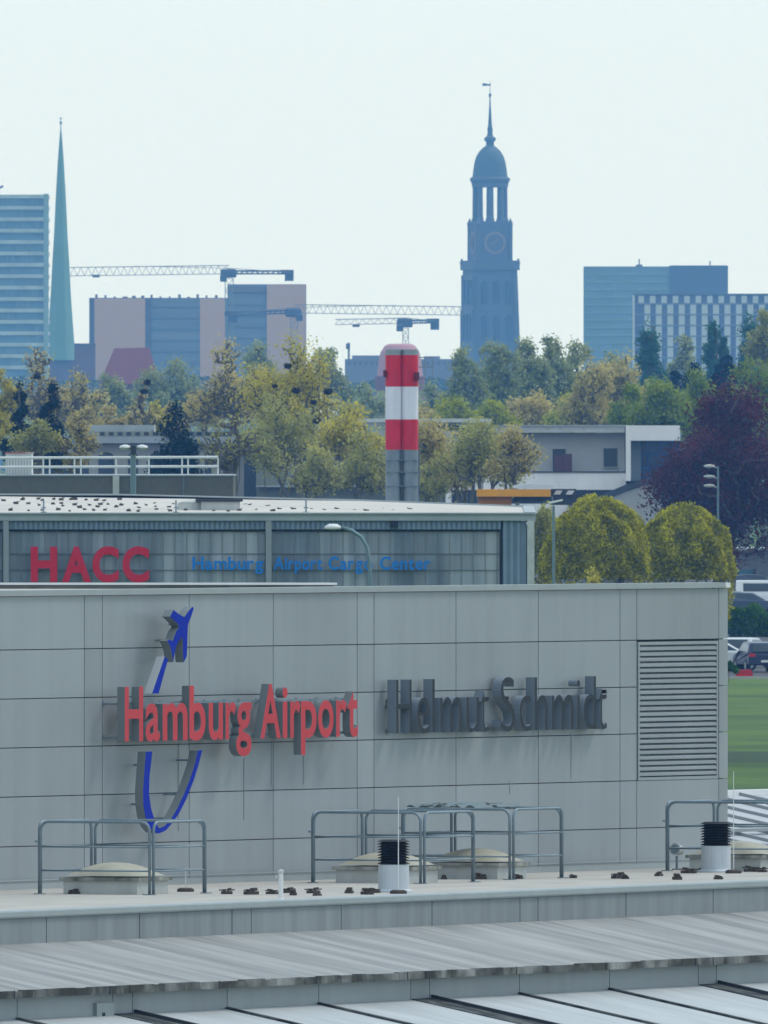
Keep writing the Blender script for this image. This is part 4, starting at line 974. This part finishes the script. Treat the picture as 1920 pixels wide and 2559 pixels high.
m = MB(); m.ab(P(1585, 0, Y).x, P(2060, 0, Y).x, Y, Y + 20, 0, P(0, 737, Y).z); m.build('wall', far('dark_purple_glazing', (.11, .12, .20)), B)
pf = far('pale_fin', (.52, .56, .58))
m = MB()
for k_ in range(16): a_ = 1596 + k_ * 28.6; m.pb(a_, a_ + 14, 739, 757, Y - .35, .3)
m.build('top_fins', pf, B)
m = MB()
for k_ in range(16): a_ = 1611 + k_ * 28.6; m.pb(a_, a_ + 15, 761, 960, Y - .35, .3)
m.build('fins', pf, B)
m = MB(); m.pb(1583, 1587, 737, 960, Y - .5, 20); m.build('edge_fin', pf, B)
m = MB()
for k_ in range(8): m.pb(1588, 2060, 757.2 + k_ * 27, 760.8 + k_ * 27, Y - .5, .14)
m.build('floor_bands', far('grey_blue_band', (.18, .21, .26)), B)
m = MB(); m.pb(1583, 2062, 733.5, 736.8, Y - .6, 21); m.build('roof_edge', far('mauve_edge', (.12, .13, .18)), B)

# cranes
cr = far('crane_steel', (.22, .24, .25)); crd = far('dark_crane_machinery', (.07, .08, .11))
def truss(m, a, b_, h, n, r=.14):
    a, b_ = Vector(a), Vector(b_); w = Vector((0, h * .8, 0)); up = UP * h if abs((b_ - a).normalized().z) < .5 else Vector((h, 0, 0))
    for q in (Vector(), w): m.tube(a + q, b_ + q, r, n=4)
    m.tube(a + up + w / 2, b_ + up + w / 2, r * 1.2, n=4)
    for k in range(n):
        p0, p1 = a.lerp(b_, k / n), a.lerp(b_, (k + 1) / n); mid = (p0 + p1) / 2 + up + w / 2
        for q in (Vector(), w): m.tube(p0 + q, mid, r * .55, n=3, caps=False); m.tube(mid, p1 + q, r * .55, n=3, caps=False)
def crane(Y, u_mast, u_tip, u_tail, v_jib, v_tail, hj, label, mast_w=18, trolley=None, red=False):
    o = G(u_mast, Y); g = thing('tower_crane', label, 'crane', o); s = Y / F
    zt = P(0, v_jib, Y).z
    m = MB(); w = m_px(mast_w, Y); zt2 = P(0, v_jib + 12, Y).z; n = 16
    for sx in (-.5, .5):
        for sy in (0, 1): m.tube(o + Vector((sx * w, sy * w, 0)), o + Vector((sx * w, sy * w, zt2)), .16, n=4)
    for k in range(n):
        za, zb_ = zt2 * k / n, zt2 * (k + 1) / n
        m.tube(o + Vector((-w / 2, 0, za)), o + Vector((w / 2, 0, zb_)), .09, n=3); m.tube(o + Vector((w / 2, w, za)), o + Vector((-w / 2, w, zb_)), .09, n=3); m.tube(o + Vector((-w / 2, 0, zb_)), o + Vector((w / 2, 0, zb_)), .09, n=3)
    m.build('mast', cr, g)
    m = MB(); d = 1 if u_tip > u_mast else -1
    truss(m, P(u_mast, v_jib, Y), P(u_tip, v_jib + hj * .25, Y), m_px(hj, Y), max(8, int(abs(u_tip - u_mast) / 18))); m.build('jib', cr, g)
    m = MB(); truss(m, P(u_mast, v_jib, Y), P(u_tail, v_tail, Y), m_px(7, Y), 6, .3); m.build('counter_jib', crd, g)
    m = MB(); a_, b_ = sorted((u_tail, u_tail - (12 if u_tail > u_mast else -12) * 1.0)); m.pb(a_ - 4, b_ + 6, v_tail - 10, v_tail + 18, Y + .2, 2.5); m.pb(a_ - 14, b_ - 8, v_tail - 10, v_tail + 2, Y + .1, 2.5); m.build('counterweight', crd, g)
    m = MB(); m.pb(u_mast - 22, u_mast + 18, v_jib - 12, v_jib + 10, Y - 1, 3); m.build('slewing_unit', crd, g, bevel=.5)
    m = MB(); m.pb(u_mast - 9 + d * 14, u_mast + 8 + d * 14, v_jib + 3, v_jib + 20, Y - 2, 2); m.build('cab', crd, g, bevel=.3)
    m = MB(); m.tube(P(u_mast, v_jib - 10, Y), P(u_mast, v_jib - 13, Y), .5); top = P(u_mast, v_jib - 14, Y); m.tube(top, P(u_tail, v_tail - 3, Y), .12, n=4); m.tube(top, P(u_mast + (u_tip - u_mast) * .6, v_jib - hj + 2, Y), .1, n=4); m.build('tie_bars', cr, g)
    if trolley:
        m = MB(); q = P(trolley, v_jib + 4, Y); m.pb(trolley - 9, trolley + 9, v_jib + 2, v_jib + 9, Y, 1.5); m.build('trolley', crd, g)
    return g
crane(8000, 573, 175, 728, 684, 684, 21, 'left crane whose jib reaches from the tan block to the green spire', 20, trolley=240)
crane(7900, 735, 1160, 575, 782, 788, 21, 'middle crane whose jib reaches right to the clock tower', 18)
crane(8100, 1014, 838, 1092, 808, 806, 13, 'small right crane with its mast above the red and white chimney', 14, trolley=890)
o = G(872, 7600); g = thing('distant_pole', 'tiny grey mast left of the pink roof on the skyline', 'mast', o)
m = MB(); m.tube(o, P(872, 856, 7600), .3); m.build('pole', cr, g); m = MB(); m.pb(865, 875, 858, 872, 7599, .8); m.build('head', crd, g)

# ------------------------------------------------------------------ trees
def fast_mesh(name, v, quads, m, loc, parent):
    me = bpy.data.meshes.new(name); n = len(v); k = len(quads)
    me.vertices.add(n); me.vertices.foreach_set('co', (v - np.array(loc)).astype(np.float32).ravel())
    me.loops.add(k * 4); me.loops.foreach_set('vertex_index', quads.astype(np.int32).ravel())
    me.polygons.add(k); me.polygons.foreach_set('loop_start', np.arange(0, 4 * k, 4, dtype=np.int32))
    me.materials.append(m); me.update(calc_edges=True)
    o = bpy.data.objects.new(name, me); col.objects.link(o); o.parent = parent; return o
def leaves(rng, centers, size, aspect=.75):
    n = len(centers); a = rng.normal(size=(n, 3)); a /= np.linalg.norm(a, axis=1)[:, None]
    b = rng.normal(size=(n, 3)); b -= a * (a * b).sum(1)[:, None]; b /= np.linalg.norm(b, axis=1)[:, None]
    s = size * rng.uniform(.55, 1.35, size=(n, 1)); a = a * s; b = b * s * aspect
    v = np.stack([centers - a - b * .4, centers + a * .1 - b, centers + a + b * .3, centers - a * .2 + b], 1).reshape(-1, 3)
    return v, np.arange(4 * n).reshape(-1, 4)
def tree(name, label, u, vt, Y, r, leafm, seed, vb=None, shape='round', lobes=9, nodes_=110, nleaf=5000, lpx=4.2, sig=.10, bark=None, group=None, trunk=.018, flat=1.0, stems=1, cat='tree', depth=1.0):
    """u: column of the trunk, vt: row of the top, r: crown radius in photo pixels, vb: row of the crown's bottom"""
    airy = leafm in (L['yellow'], L['ochre'], L['olive']) and Y < 2600 and shape == 'round'
    nleaf = int(nleaf * (1.15 if airy else 1.5)); lpx *= .82; sig *= 1.25 if airy else 1.15; nodes_ = int(nodes_ * (1.3 if airy else 1))
    rng = np.random.default_rng(seed); s = Y / F; base = np.array(G(u, Y)); top = CH - (vt - VH) * s
    vb = vb if vb is not None else vt + 2.2 * r; zb = max(.4, CH - (vb - VH) * s); R_ = r * s; hz = (top - zb) / 2; cz = (top + zb) / 2
    T_ = thing(name, label, cat, Vector(base), group)
    C_ = []; 
    if shape == 'cone':
        for k in range(lobes):
            f = (k + .5) / lobes; a = rng.uniform(0, 6.28); rr = R_ * (1 - f) * .55; C_.append((rr * math.cos(a), rr * math.sin(a), zb + f * 2 * hz * .92, max(.25, R_ * (1 - f) * .75 + .1 * R_), .9))
        C_.append((0, 0, top - R_ * .2, R_ * .2, 1.5))
    elif shape == 'poplar':
        for k in range(lobes):
            f = (k + .5) / lobes; w = math.sin(min(1, f * 1.25 + .25) * math.pi) ** .5 if f < .6 else (1 - f) ** .5 * 1.3; a = rng.uniform(0, 6.28)
            C_.append((R_ * .35 * w * math.cos(a), R_ * .35 * w * math.sin(a), zb + f * 2 * hz * .95, R_ * .62 * w + .15, 1.6))
    elif shape == 'dome':
        C_.append((0, 0, cz - hz * .06, R_ * .95, hz / R_ * .98))
        for k in range(lobes):
            a = rng.uniform(0, 6.28); e = rng.uniform(-.5, 1.3); rr = R_ * .74 * math.cos(e); C_.append((rr * math.cos(a), rr * math.sin(a), cz + hz * .70 * math.sin(e), R_ * .25, 1.0))
    else:
        for k in range(lobes):
            for _ in range(50):
                q = rng.uniform(-1, 1, 3)
                if (q ** 2).sum() < 1: break
            q = q / max(.2, np.linalg.norm(q)) * rng.uniform(.35, 1)
            if k == 0: q = np.array([rng.uniform(-.2, .2), 0, 1.0])
            if k in (1, 2): q = np.array([(-1) ** k * .95, rng.uniform(-.2, .2), rng.uniform(-.5, .3)])
            lr = rng.uniform(.25, .42); q2 = q * (1 - lr * .85); C_.append((q2[0] * R_, q2[1] * R_, cz + q2[2] * hz, lr * R_, hz / R_))
    C_ = np.array(C_); wts = C_[:, 3] ** 2 * C_[:, 4]; wts /= wts.sum()
    idx = rng.choice(len(C_), nodes_, p=wts); d = rng.normal(size=(nodes_, 3)); d /= np.linalg.norm(d, axis=1)[:, None]
    d *= rng.uniform(.15, 1, (nodes_, 1)) ** .45 * C_[idx, 3:4]; d[:, 2] *= C_[idx, 4]
    nd = C_[idx, :3] + d; nd[:, 1] *= flat; nd = nd[(nd[:, 2] > zb * .8)]
    # trunk nodes
    tn = []; par = []
    lean = rng.uniform(-.04, .04, 2)
    ztrunk = zb + (top - zb) * (.55 if shape not in ('cone', 'poplar') else .9)
    for st in range(stems):
        k0 = len(tn); off = rng.uniform(-.25, .25, 2) * R_ if stems > 1 else np.zeros(2)
        for k in range(7):
            f = k / 6; tn.append([off[0] * f * 2 * (1 if stems > 1 else 0) + lean[0] * ztrunk * f + rng.normal() * .012 * ztrunk * (k > 0), off[1] * f + lean[1] * ztrunk * f, ztrunk * f]); par.append(-1 if k == 0 else k0 + k - 1)
    Np = [np.array(q) for q in tn]; cx = np.array(tn)
    nd = nd[np.argsort(nd[:, 2] * .6 + np.hypot(nd[:, 0], nd[:, 1]))]
    allp = np.zeros((len(tn) + len(nd), 3)); allp[:len(tn)] = cx; n0 = len(tn); cnt = n0
    for q in nd:
        dd = allp[:cnt] - q; dist = np.sqrt((dd ** 2).sum(1)) + np.maximum(0, dd[:, 2]) * 1.4
        ok = np.arange(cnt) % 7 != 0 if cnt <= n0 else np.ones(cnt, bool); dist[:n0][(np.arange(n0) % 7) < 2] += R_ * 3
        j = int(np.argmin(dist)); par.append(j); allp[cnt] = q; cnt += 1
    n = cnt; wgt = np.ones(n)
    for k in range(n - 1, -1, -1):
        if par[k] >= 0: wgt[par[k]] += wgt[k] * .8
    H_ = top; rt = H_ * trunk / math.sqrt(stems); rad = np.maximum(.35 * s + .006, rt * (wgt / wgt.max()) ** .5)
    m = MB(); ox = Vector(base)
    for k in range(n):
        if par[k] < 0: continue
        a, b_ = allp[par[k]], allp[k]
        if np.linalg.norm(a - b_) < 1e-4: continue
        mid = (a + b_) / 2 + np.array([0, 0, -.06 * np.linalg.norm(b_ - a)]) + rng.normal(size=3) * .05 * np.linalg.norm(b_ - a)
        ra = min(rad[par[k]], rad[k] * 1.7); rb = rad[k]
        m.tube(ox + Vector(a), ox + Vector(mid), ra, (ra + rb) / 2, n=5, caps=False); m.tube(ox + Vector(mid), ox + Vector(b_), (ra + rb) / 2, rb, n=5, caps=False)
    # a few root flares close the base
    m.tube(ox + Vector(allp[0]), ox + Vector(allp[0]) + UP * .5, rad[0] * 1.35, rad[0], n=7)
    m.build('trunk', bark or M['bark'], T_)
    src = allp[n0:n] if n > n0 else allp[:n]; wl = rng.gamma(1.3, 1, len(src)) + .1; tips = src[rng.choice(len(src), nleaf, p=wl / wl.sum())]
    c = tips + rng.normal(size=(nleaf, 3)) * sig * R_ * np.array([1, flat, 1])
    if shape == 'dome':                                           # clipped crown: leaves fill a lumpy shell
        a = rng.normal(size=(nleaf, 3)); a /= np.linalg.norm(a, axis=1)[:, None]; a[:, 2] = np.where(rng.random(nleaf) < .75, np.abs(a[:, 2]), a[:, 2])
        az = np.arctan2(a[:, 1], a[:, 0]); a[:, 2] = np.sign(a[:, 2]) * np.abs(a[:, 2]) ** .85; lump = 1 + .06 * np.sin(az * 3 + seed) * np.cos(a[:, 2] * 5 + seed) + .045 * np.sin(az * 7 + seed * 2) * np.sin(a[:, 2] * 8) + .03 * np.sin(az * 11 + a[:, 2] * 9) + .015 * np.sin(az * 23 - a[:, 2] * 17)
        rr = (lump * (1 - .35 * rng.uniform(0, 1, nleaf) ** 2.5) + rng.normal(size=nleaf) * .012)[:, None]
        c = a * rr * np.array([R_, R_, hz]) + np.array([0, 0, cz])
    c = c[c[:, 2] > .2]
    v, q = leaves(rng, c + np.array(base), lpx * s)
    fast_mesh('crown', v, q, leafm, np.array(base), T_)
    return T_, allp[n0:n]
def nest(u, v, Y, r, label):
    rnd = random.Random(int(u)); o = P(u, v, Y); m = MB(); R_ = r * Y / F
    m.lathe(o, [(R_ * .2, -R_ * .75), (R_ * .75, -R_ * .4), (R_ * .85, R_ * .1), (R_ * .6, R_ * .55), (R_ * .15, R_ * .4)], 10)
    for _ in range(70):
        a = rnd.uniform(0, 6.28); e = rnd.uniform(-1, 1); q = o + Vector((math.cos(a) * math.cos(e), math.sin(a) * math.cos(e), math.sin(e) * .8)) * R_ * .8
        d = Vector((rnd.uniform(-1, 1), rnd.uniform(-1, 1), rnd.uniform(-.5, .7))).normalized() * R_ * .55; m.tube(q - d, q + d, R_ * .05, n=3)
    tag(m.build('bird_nest', M['nest'], loc=o), label, 'nest', 'nests in the trees')

# distant woods as one mass
rng = np.random.default_rng(77)
def wood(name, u0, u1, vt, Y, lpx, count, leafm, seed, amp=14, label=None):
    rng = np.random.default_rng(seed); s = Y / F
    uu = rng.uniform(u0, u1, count); ph = rng.uniform(0, 6.28, 6)
    prof = sum(np.sin(uu / w + ph[i]) * a for i, (w, a) in enumerate(((90, .9), (41, .7), (23, .5), (11, .35)))) * amp / 2
    topz = CH - (vt + prof - VH) * s; z = topz * (1 - rng.uniform(0, 1, count) ** 1.5 * .999); y = Y + rng.uniform(-60, 60, count)
    c = np.stack([(uu - 960) * s, y, z], 1); v, q = leaves(rng, c, lpx * s)
    o = fast_mesh(name, v, q, leafm, np.zeros(3), None); tag(o, label, 'woods', kind='stuff')
    b = MB(); a, e = (u0 - 960) * s, (u1 - 960) * s; return o
wood('distant_woods', -120, 2040, 950, 6800, 4.5, 30000, L['far'], 1, 12, 'far off blue green woods along the foot of the city')
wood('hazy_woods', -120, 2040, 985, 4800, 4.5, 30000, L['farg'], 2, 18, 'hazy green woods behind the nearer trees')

t = 'tree'
# left edge
tree('leafy_tree', 'bright yellow green tree cut off by the left edge', -12, 905, 2000, 55, L['yellow'], 1, vb=1120, nleaf=5000)
tree('bare_tree', 'thin leafed brownish tree with a nest at the far left below the glass tower', 95, 872, 2350, 95, L['ochre'], 2, vb=1110, nleaf=1800, nodes_=330, sig=.07, trunk=.02)
tree('bare_tree', 'thin leafed tree between the green spire and the hipped roof', 200, 930, 2400, 75, L['ochre'], 3, vb=1110, nleaf=2600, nodes_=240, sig=.08, trunk=.02)
tree('conifer', 'dark conifer with a narrow double top at the far left', 50, 966, 1700, 46, L['conifer'], 4, vb=1150, shape='cone', nleaf=5000, lobes=9, lpx=4)
tree('conifer', 'taller dark conifer right of the double topped one at the left', 130, 962, 1720, 48, L['conifer'], 5, vb=1150, shape='cone', nleaf=6000, lobes=9, lpx=4)
tree('shrubby_tree', 'dark brown green shrubby tree between the two left conifers', 92, 1045, 1690, 62, L['olive'], 6, vb=1180, nleaf=3500, bark=M['bark'])
tree('shrubby_tree', 'sparse brown shrubby tree right of the left conifers', 196, 1035, 1690, 52, L['ochre'], 7, vb=1180, nleaf=1700, nodes_=220)
tree('slim_tree', 'slim bare tree carrying two stacked nests above the flat roof', 360, 955, 2250, 38, L['ochre'], 8, vb=1090, nleaf=260, nodes_=70, trunk=.012, sig=.05)
k = 0
for (u, vt, r) in ((215, 1022, 45), (275, 1015, 42), (330, 1030, 40), (385, 1005, 45), (425, 1010, 40), (500, 990, 60)):
    k += 1
    tree('yellow_shrub_tree', ['low yellow tree right of the left conifers', 'low yellow tree under the hipped red roof', 'low yellow tree under the stacked nests', 'low yellow tree left of the ragged juniper', 'low yellow tree over the ragged juniper', 'ochre tree right of the ragged juniper'][k - 1],
         u, vt, 2330 + k * 5, r, L['ochre'] if k in (2, 6) else L['yellow'] if k == 4 else L['ochre'], 20 + k, vb=1105, nleaf=2800, group='low trees behind the left flat roof', lobes=7)
tree('juniper', 'ragged dark juniper above the left railing', 440, 998, 1700, 78, L['conifer'], 9, vb=1215, shape='cone', lobes=14, nleaf=6500, nodes_=190, lpx=4, sig=.10)
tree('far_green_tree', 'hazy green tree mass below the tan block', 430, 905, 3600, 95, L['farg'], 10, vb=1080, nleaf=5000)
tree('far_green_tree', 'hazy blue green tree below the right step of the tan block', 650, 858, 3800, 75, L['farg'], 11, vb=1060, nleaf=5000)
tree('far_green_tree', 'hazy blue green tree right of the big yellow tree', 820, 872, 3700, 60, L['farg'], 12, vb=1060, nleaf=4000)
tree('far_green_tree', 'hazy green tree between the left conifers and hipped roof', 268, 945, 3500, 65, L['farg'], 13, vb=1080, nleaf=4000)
tree('bare_tree', 'large brown leafed tree left of the big yellow tree', 568, 852, 2150, 112, L['ochre'], 14, vb=1105, nleaf=4200, nodes_=420, sig=.07, lobes=13, trunk=.02)
tree('multi_stem_tree', 'dark many stemmed bare tree right of the railing end', 580, 1035, 1600, 85, L['olive'], 15, vb=1200, nleaf=650, nodes_=300, stems=4, trunk=.028, sig=.05)
tree('leafy_tree', 'big yellow green tree with several nests left of the chimney', 730, 850, 1980, 135, L['yellow'], 16, vb=1150, nleaf=13000, nodes_=420, lobes=16, sig=.085, lpx=3.8, trunk=.022, stems=3)
tree('leafy_tree', 'smaller olive tree filling below the big yellow tree', 690, 985, 1900, 110, L['olive'], 17, vb=1230, nleaf=6500, nodes_=260, lobes=12, sig=.09, stems=3)
tree('leafy_tree', 'yellow tree directly left of the chimney', 872, 1012, 1880, 90, L['yellow'], 18, vb=1210, nleaf=5000, nodes_=300, stems=3, lobes=13)
tree('leafy_tree', 'green undergrowth tree left of the bare steel flues', 905, 1085, 1850, 80, L['olive'], 19, vb=1280, nleaf=5500, nodes_=260, stems=3, lobes=12)
tree('leafy_tree', 'olive tree low behind the hangar roof left of the flues', 790, 1120, 1840, 70, L['olive'], 30, vb=1260, nleaf=3000, nodes_=220, stems=3)
tree('leafy_tree', 'yellow olive tree directly right of the chimney', 1085, 1050, 1800, 95, L['ochre'], 31, vb=1235, nleaf=6000, nodes_=330, stems=3, lobes=14)
tree('leafy_tree', 'yellow olive tree in front of the left part of the white building', 1190, 1056, 1790, 98, L['olive'], 32, vb=1225, nleaf=6000, nodes_=330, stems=3, lobes=14)
tree('leafy_tree', 'thin leafed olive tree nearest the two small windows', 1278, 1072, 1780, 78, L['ochre'], 33, vb=1215, nleaf=3200, nodes_=280, lobes=12, stems=2)
tree('leafy_tree', 'wide airy olive tree filling between the two trees right of the chimney', 1140, 1085, 1815, 92, L['ochre'], 36, vb=1250, nleaf=4200, nodes_=260, lobes=13, stems=3)
tree('leafy_tree', 'wide airy yellow olive tree over the left end of the white parapet', 1236, 1078, 1812, 96, L['olive'], 37, vb=1235, nleaf=4600, nodes_=280, lobes=14, stems=3)
tree('leafy_tree', 'low olive tree beside the foot of the flues', 1065, 1160, 1790, 58, L['olive'], 34, vb=1270, nleaf=2600, nodes_=150)
tree('far_green_tree', 'hazy tree just right of the chimney top', 1085, 965, 3500, 60, L['farg'], 35, vb=1080, nleaf=3500)
tree('far_green_tree', 'hazy tree just left of the chimney top', 905, 960, 3500, 55, L['farg'], 36, vb=1080, nleaf=3500)
gp_ = 'hazy green trees below the clock tower'
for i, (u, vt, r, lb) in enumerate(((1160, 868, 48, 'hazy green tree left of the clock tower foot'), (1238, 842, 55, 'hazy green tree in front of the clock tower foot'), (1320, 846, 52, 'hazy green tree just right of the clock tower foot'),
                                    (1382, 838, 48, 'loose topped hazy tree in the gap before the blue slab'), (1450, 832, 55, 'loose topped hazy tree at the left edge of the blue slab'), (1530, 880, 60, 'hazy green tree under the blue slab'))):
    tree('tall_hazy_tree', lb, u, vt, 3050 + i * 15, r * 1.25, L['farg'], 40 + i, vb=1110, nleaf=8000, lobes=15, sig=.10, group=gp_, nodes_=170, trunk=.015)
for i, (u, vt, r, lb, lf) in enumerate(((1485, 905, 75, 'orange brown tree below the blue slab', 'ochre'), (1560, 895, 70, 'ochre tree left of the tall poplar', 'ochre'), (1420, 985, 60, 'lime tree above the white building roof', 'lime'), (1130, 1000, 70, 'lime tree above the flat slab roof', 'lime'),
                                       (1240, 1010, 65, 'lime green tree above the white building left end', 'lime'), (1330, 990, 70, 'olive tree above the white building centre', 'ochre'), (1600, 985, 62, 'yellow olive tree above the entrance block', 'lime'), (1040, 1010, 55, 'olive tree just right of the white chimney band', 'ochre'))):
    tree('mid_tree', lb, u, vt, 2500 + i * 12, r * 1.15, L[lf], 60 + i, vb=1130, nleaf=7000, lobes=12, nodes_=200, group='trees behind the white building', sig=.10)
for i, (u, vt, r, vb, lb) in enumerate(((1625, 797, 40, 985, 'tall dark green poplar left of the striped block centre'), (1782, 806, 30, 985, 'dark green poplar in front of the striped block'), (1806, 835, 18, 985, 'slim shorter poplar touching the middle poplar'), (1874, 778, 36, 985, 'dark green poplar near the right edge'), (1570, 880, 40, 1000, 'short dark poplar left of the tall poplar'))):
    if i == 4: continue
    tree('poplar', lb, u, vt, 3500, r, L['poplar'], 80 + i, vb=vb, shape='poplar', lobes=9, nleaf=6000, nodes_=110, sig=.16, lpx=4, trunk=.012)
tree('mid_tree', 'tall loose olive tree at the right edge in front of the striped block', 1912, 765, 2900, 48, L['olive'], 90, vb=1010, nleaf=6000, lobes=12, nodes_=220, sig=.10)
tree('pale_tree', 'pale leafless looking tree between the two poplars', 1712, 838, 3700, 55, L['farg'], 91, vb=1020, nleaf=2200, nodes_=300, bark=M['barkpale'], sig=.07)
for i, (u, vt, r, lb) in enumerate(((1738, 902, 34, 'dark pine with a rounded top right of the tall poplar'), (1815, 892, 42, 'bigger dark pine above the purple tree'), (1690, 935, 34, 'low dark pine beside the foot of the tall poplar'), (1862, 915, 30, 'small dark pine right of the bigger pine'))):
    tree('dark_pine', lb, u, vt, 2750, r, L['conifer'], 95 + i, vb=vt + 130, nleaf=3500, lobes=8, nodes_=100, lpx=4)
for i, (u, vt, r, lb) in enumerate(((1655, 950, 78, 'bright green tree left of the purple tree'), (1735, 925, 80, 'fresh green tree behind the top of the purple tree'), (1880, 905, 85, 'fresh green tree behind the purple tree at the right edge'), (1590, 965, 62, 'fresh green tree above the roof of the entrance block'), (1960, 880, 90, 'green tree cut by the right edge'))):
    tree('green_tree', lb, u, vt, 2380 + i * 9, r, L['green'] if i in (0, 3) else L['lime'] if i == 9 else L['green'], 110 + i, vb=1130, nleaf=8000, lobes=13, nodes_=220, sig=.11)
tree('purple_beech', 'large dark purple leaved tree at the right edge', 1835, 945, 1850, 212, L['purple'], 130, vb=1405, nleaf=40000, nodes_=480, lobes=24, sig=.075, lpx=4.6, trunk=.022)
tree('round_bush_tree', 'rounded yellow green clipped tree right of the hangar corner', 1492, 1252, 1450, 137, L['bush'], 131, vb=1640, shape='dome', nleaf=34000, lobes=14, nodes_=330, sig=.07, lpx=4.4)
tree('round_bush_tree', 'rounded olive green clipped tree below the purple tree', 1712, 1268, 1480, 122, L['bush'], 132, vb=1640, shape='dome', nleaf=28000, lobes=12, nodes_=300, sig=.07, lpx=4.4)
tree('round_bush_tree', 'narrow olive shrub squeezed between hangar corner and big round tree', 1362, 1272, 1470, 42, L['olive'], 133, vb=1600, shape='dome', nleaf=6000, lobes=8, nodes_=150, sig=.12)
tree('orange_shrub', 'small orange yellow shrub at the foot of the big round tree', 1482, 1428, 1400, 38, L['yellow'], 134, vb=1600, nleaf=2500, lobes=6, nodes_=60, cat='shrub')
# hedges in the car park
def hedge(name, label, u0, u1, Y, h, depth, seed, n, leafm):
    rng = np.random.default_rng(seed); s = Y / F; x0, x1 = (u0 - 960) * s, (u1 - 960) * s
    x = rng.uniform(x0, x1, n); top = h * (1 + .16 * np.sin(x * 1.7 + seed) + .1 * np.sin(x * 4.1)); z = top * rng.uniform(0, 1, n) ** .6; y = Y + rng.uniform(0, depth, n)
    v, q = leaves(rng, np.stack([x, y, z], 1), .10)
    T_ = thing(name, label, 'hedge', Vector(((x0 + x1) / 2, Y, 0))); fast_mesh('foliage', v, q, leafm, np.array(T_.location), T_)
    m = MB(); xx = x0 + .5
    while xx < x1: m.tube((xx, Y + depth / 2, 0), (xx + .1, Y + depth / 2, h * .8), .04, .02, n=5); xx += .8
    m.build('stems', M['bark'], T_)
hedge('hedge', 'clipped green hedge between the two rows of parked cars', 1780, 2050, 1640, 1.6, 3.5, 3, 14000, L['hedge'])
hedge('low_hedge', 'low green shrubs below the hedge beside the wall corner', 1780, 1862, 1500, 1.0, 2.0, 4, 4000, L['hedge'])
tree('verge_shrub', 'dark green shrub on the verge beside the wall corner', 1822, 1655, 1340, 22, L['hedge'], 140, vb=1712, nleaf=1800, lobes=6, nodes_=50, cat='shrub')
for u, v, Y_, r, lb in ((93, 940, 2340, 9.5, 'dark nest in the thin tree at the far left'), (369, 955, 2245, 10, 'upper of two stacked nests above the flat roof'), (360, 978, 2245, 9.5, 'lower of two stacked nests above the flat roof'),
                        (719, 914, 1900, 10, 'topmost nest in the big yellow tree'), (740, 976, 1895, 11, 'largest central nest in the big yellow tree'), (820, 978, 1895, 12, 'rightmost nest in the big yellow tree'),
                        (784, 1005, 1895, 9, 'nest lower right in the big yellow tree'), (792, 1052, 1890, 10, 'lowest nest in the big yellow tree'), (687, 965, 1900, 7, 'small nest left of the largest nest'), (1537, 1015, 2480, 8, 'nest in the ochre tree above the white building')):
    nest(u, v, Y_, r, lb)

# ------------------------------------------------------------------ haze
hm = bpy.data.materials.new('haze'); hm.use_nodes = True; ns, ln = nodes(hm); ns.remove(ns['Principled BSDF'])
pv = ns.new('ShaderNodeVolumePrincipled'); pv.inputs['Color'].default_value = (0.15, 0.42, 1.0, 1); pv.inputs['Absorption Color'].default_value = (1, 1, 1, 1)
pv.inputs['Density'].default_value = 7.0e-5; pv.inputs['Anisotropy'].default_value = 0.2
ln.new(pv.outputs[0], ns['Material Output'].inputs['Volume'])
m = MB(); m.ab(-1600, 1600, -250, 9950, -1, 136); tag(m.build('haze', hm), kind='stuff')
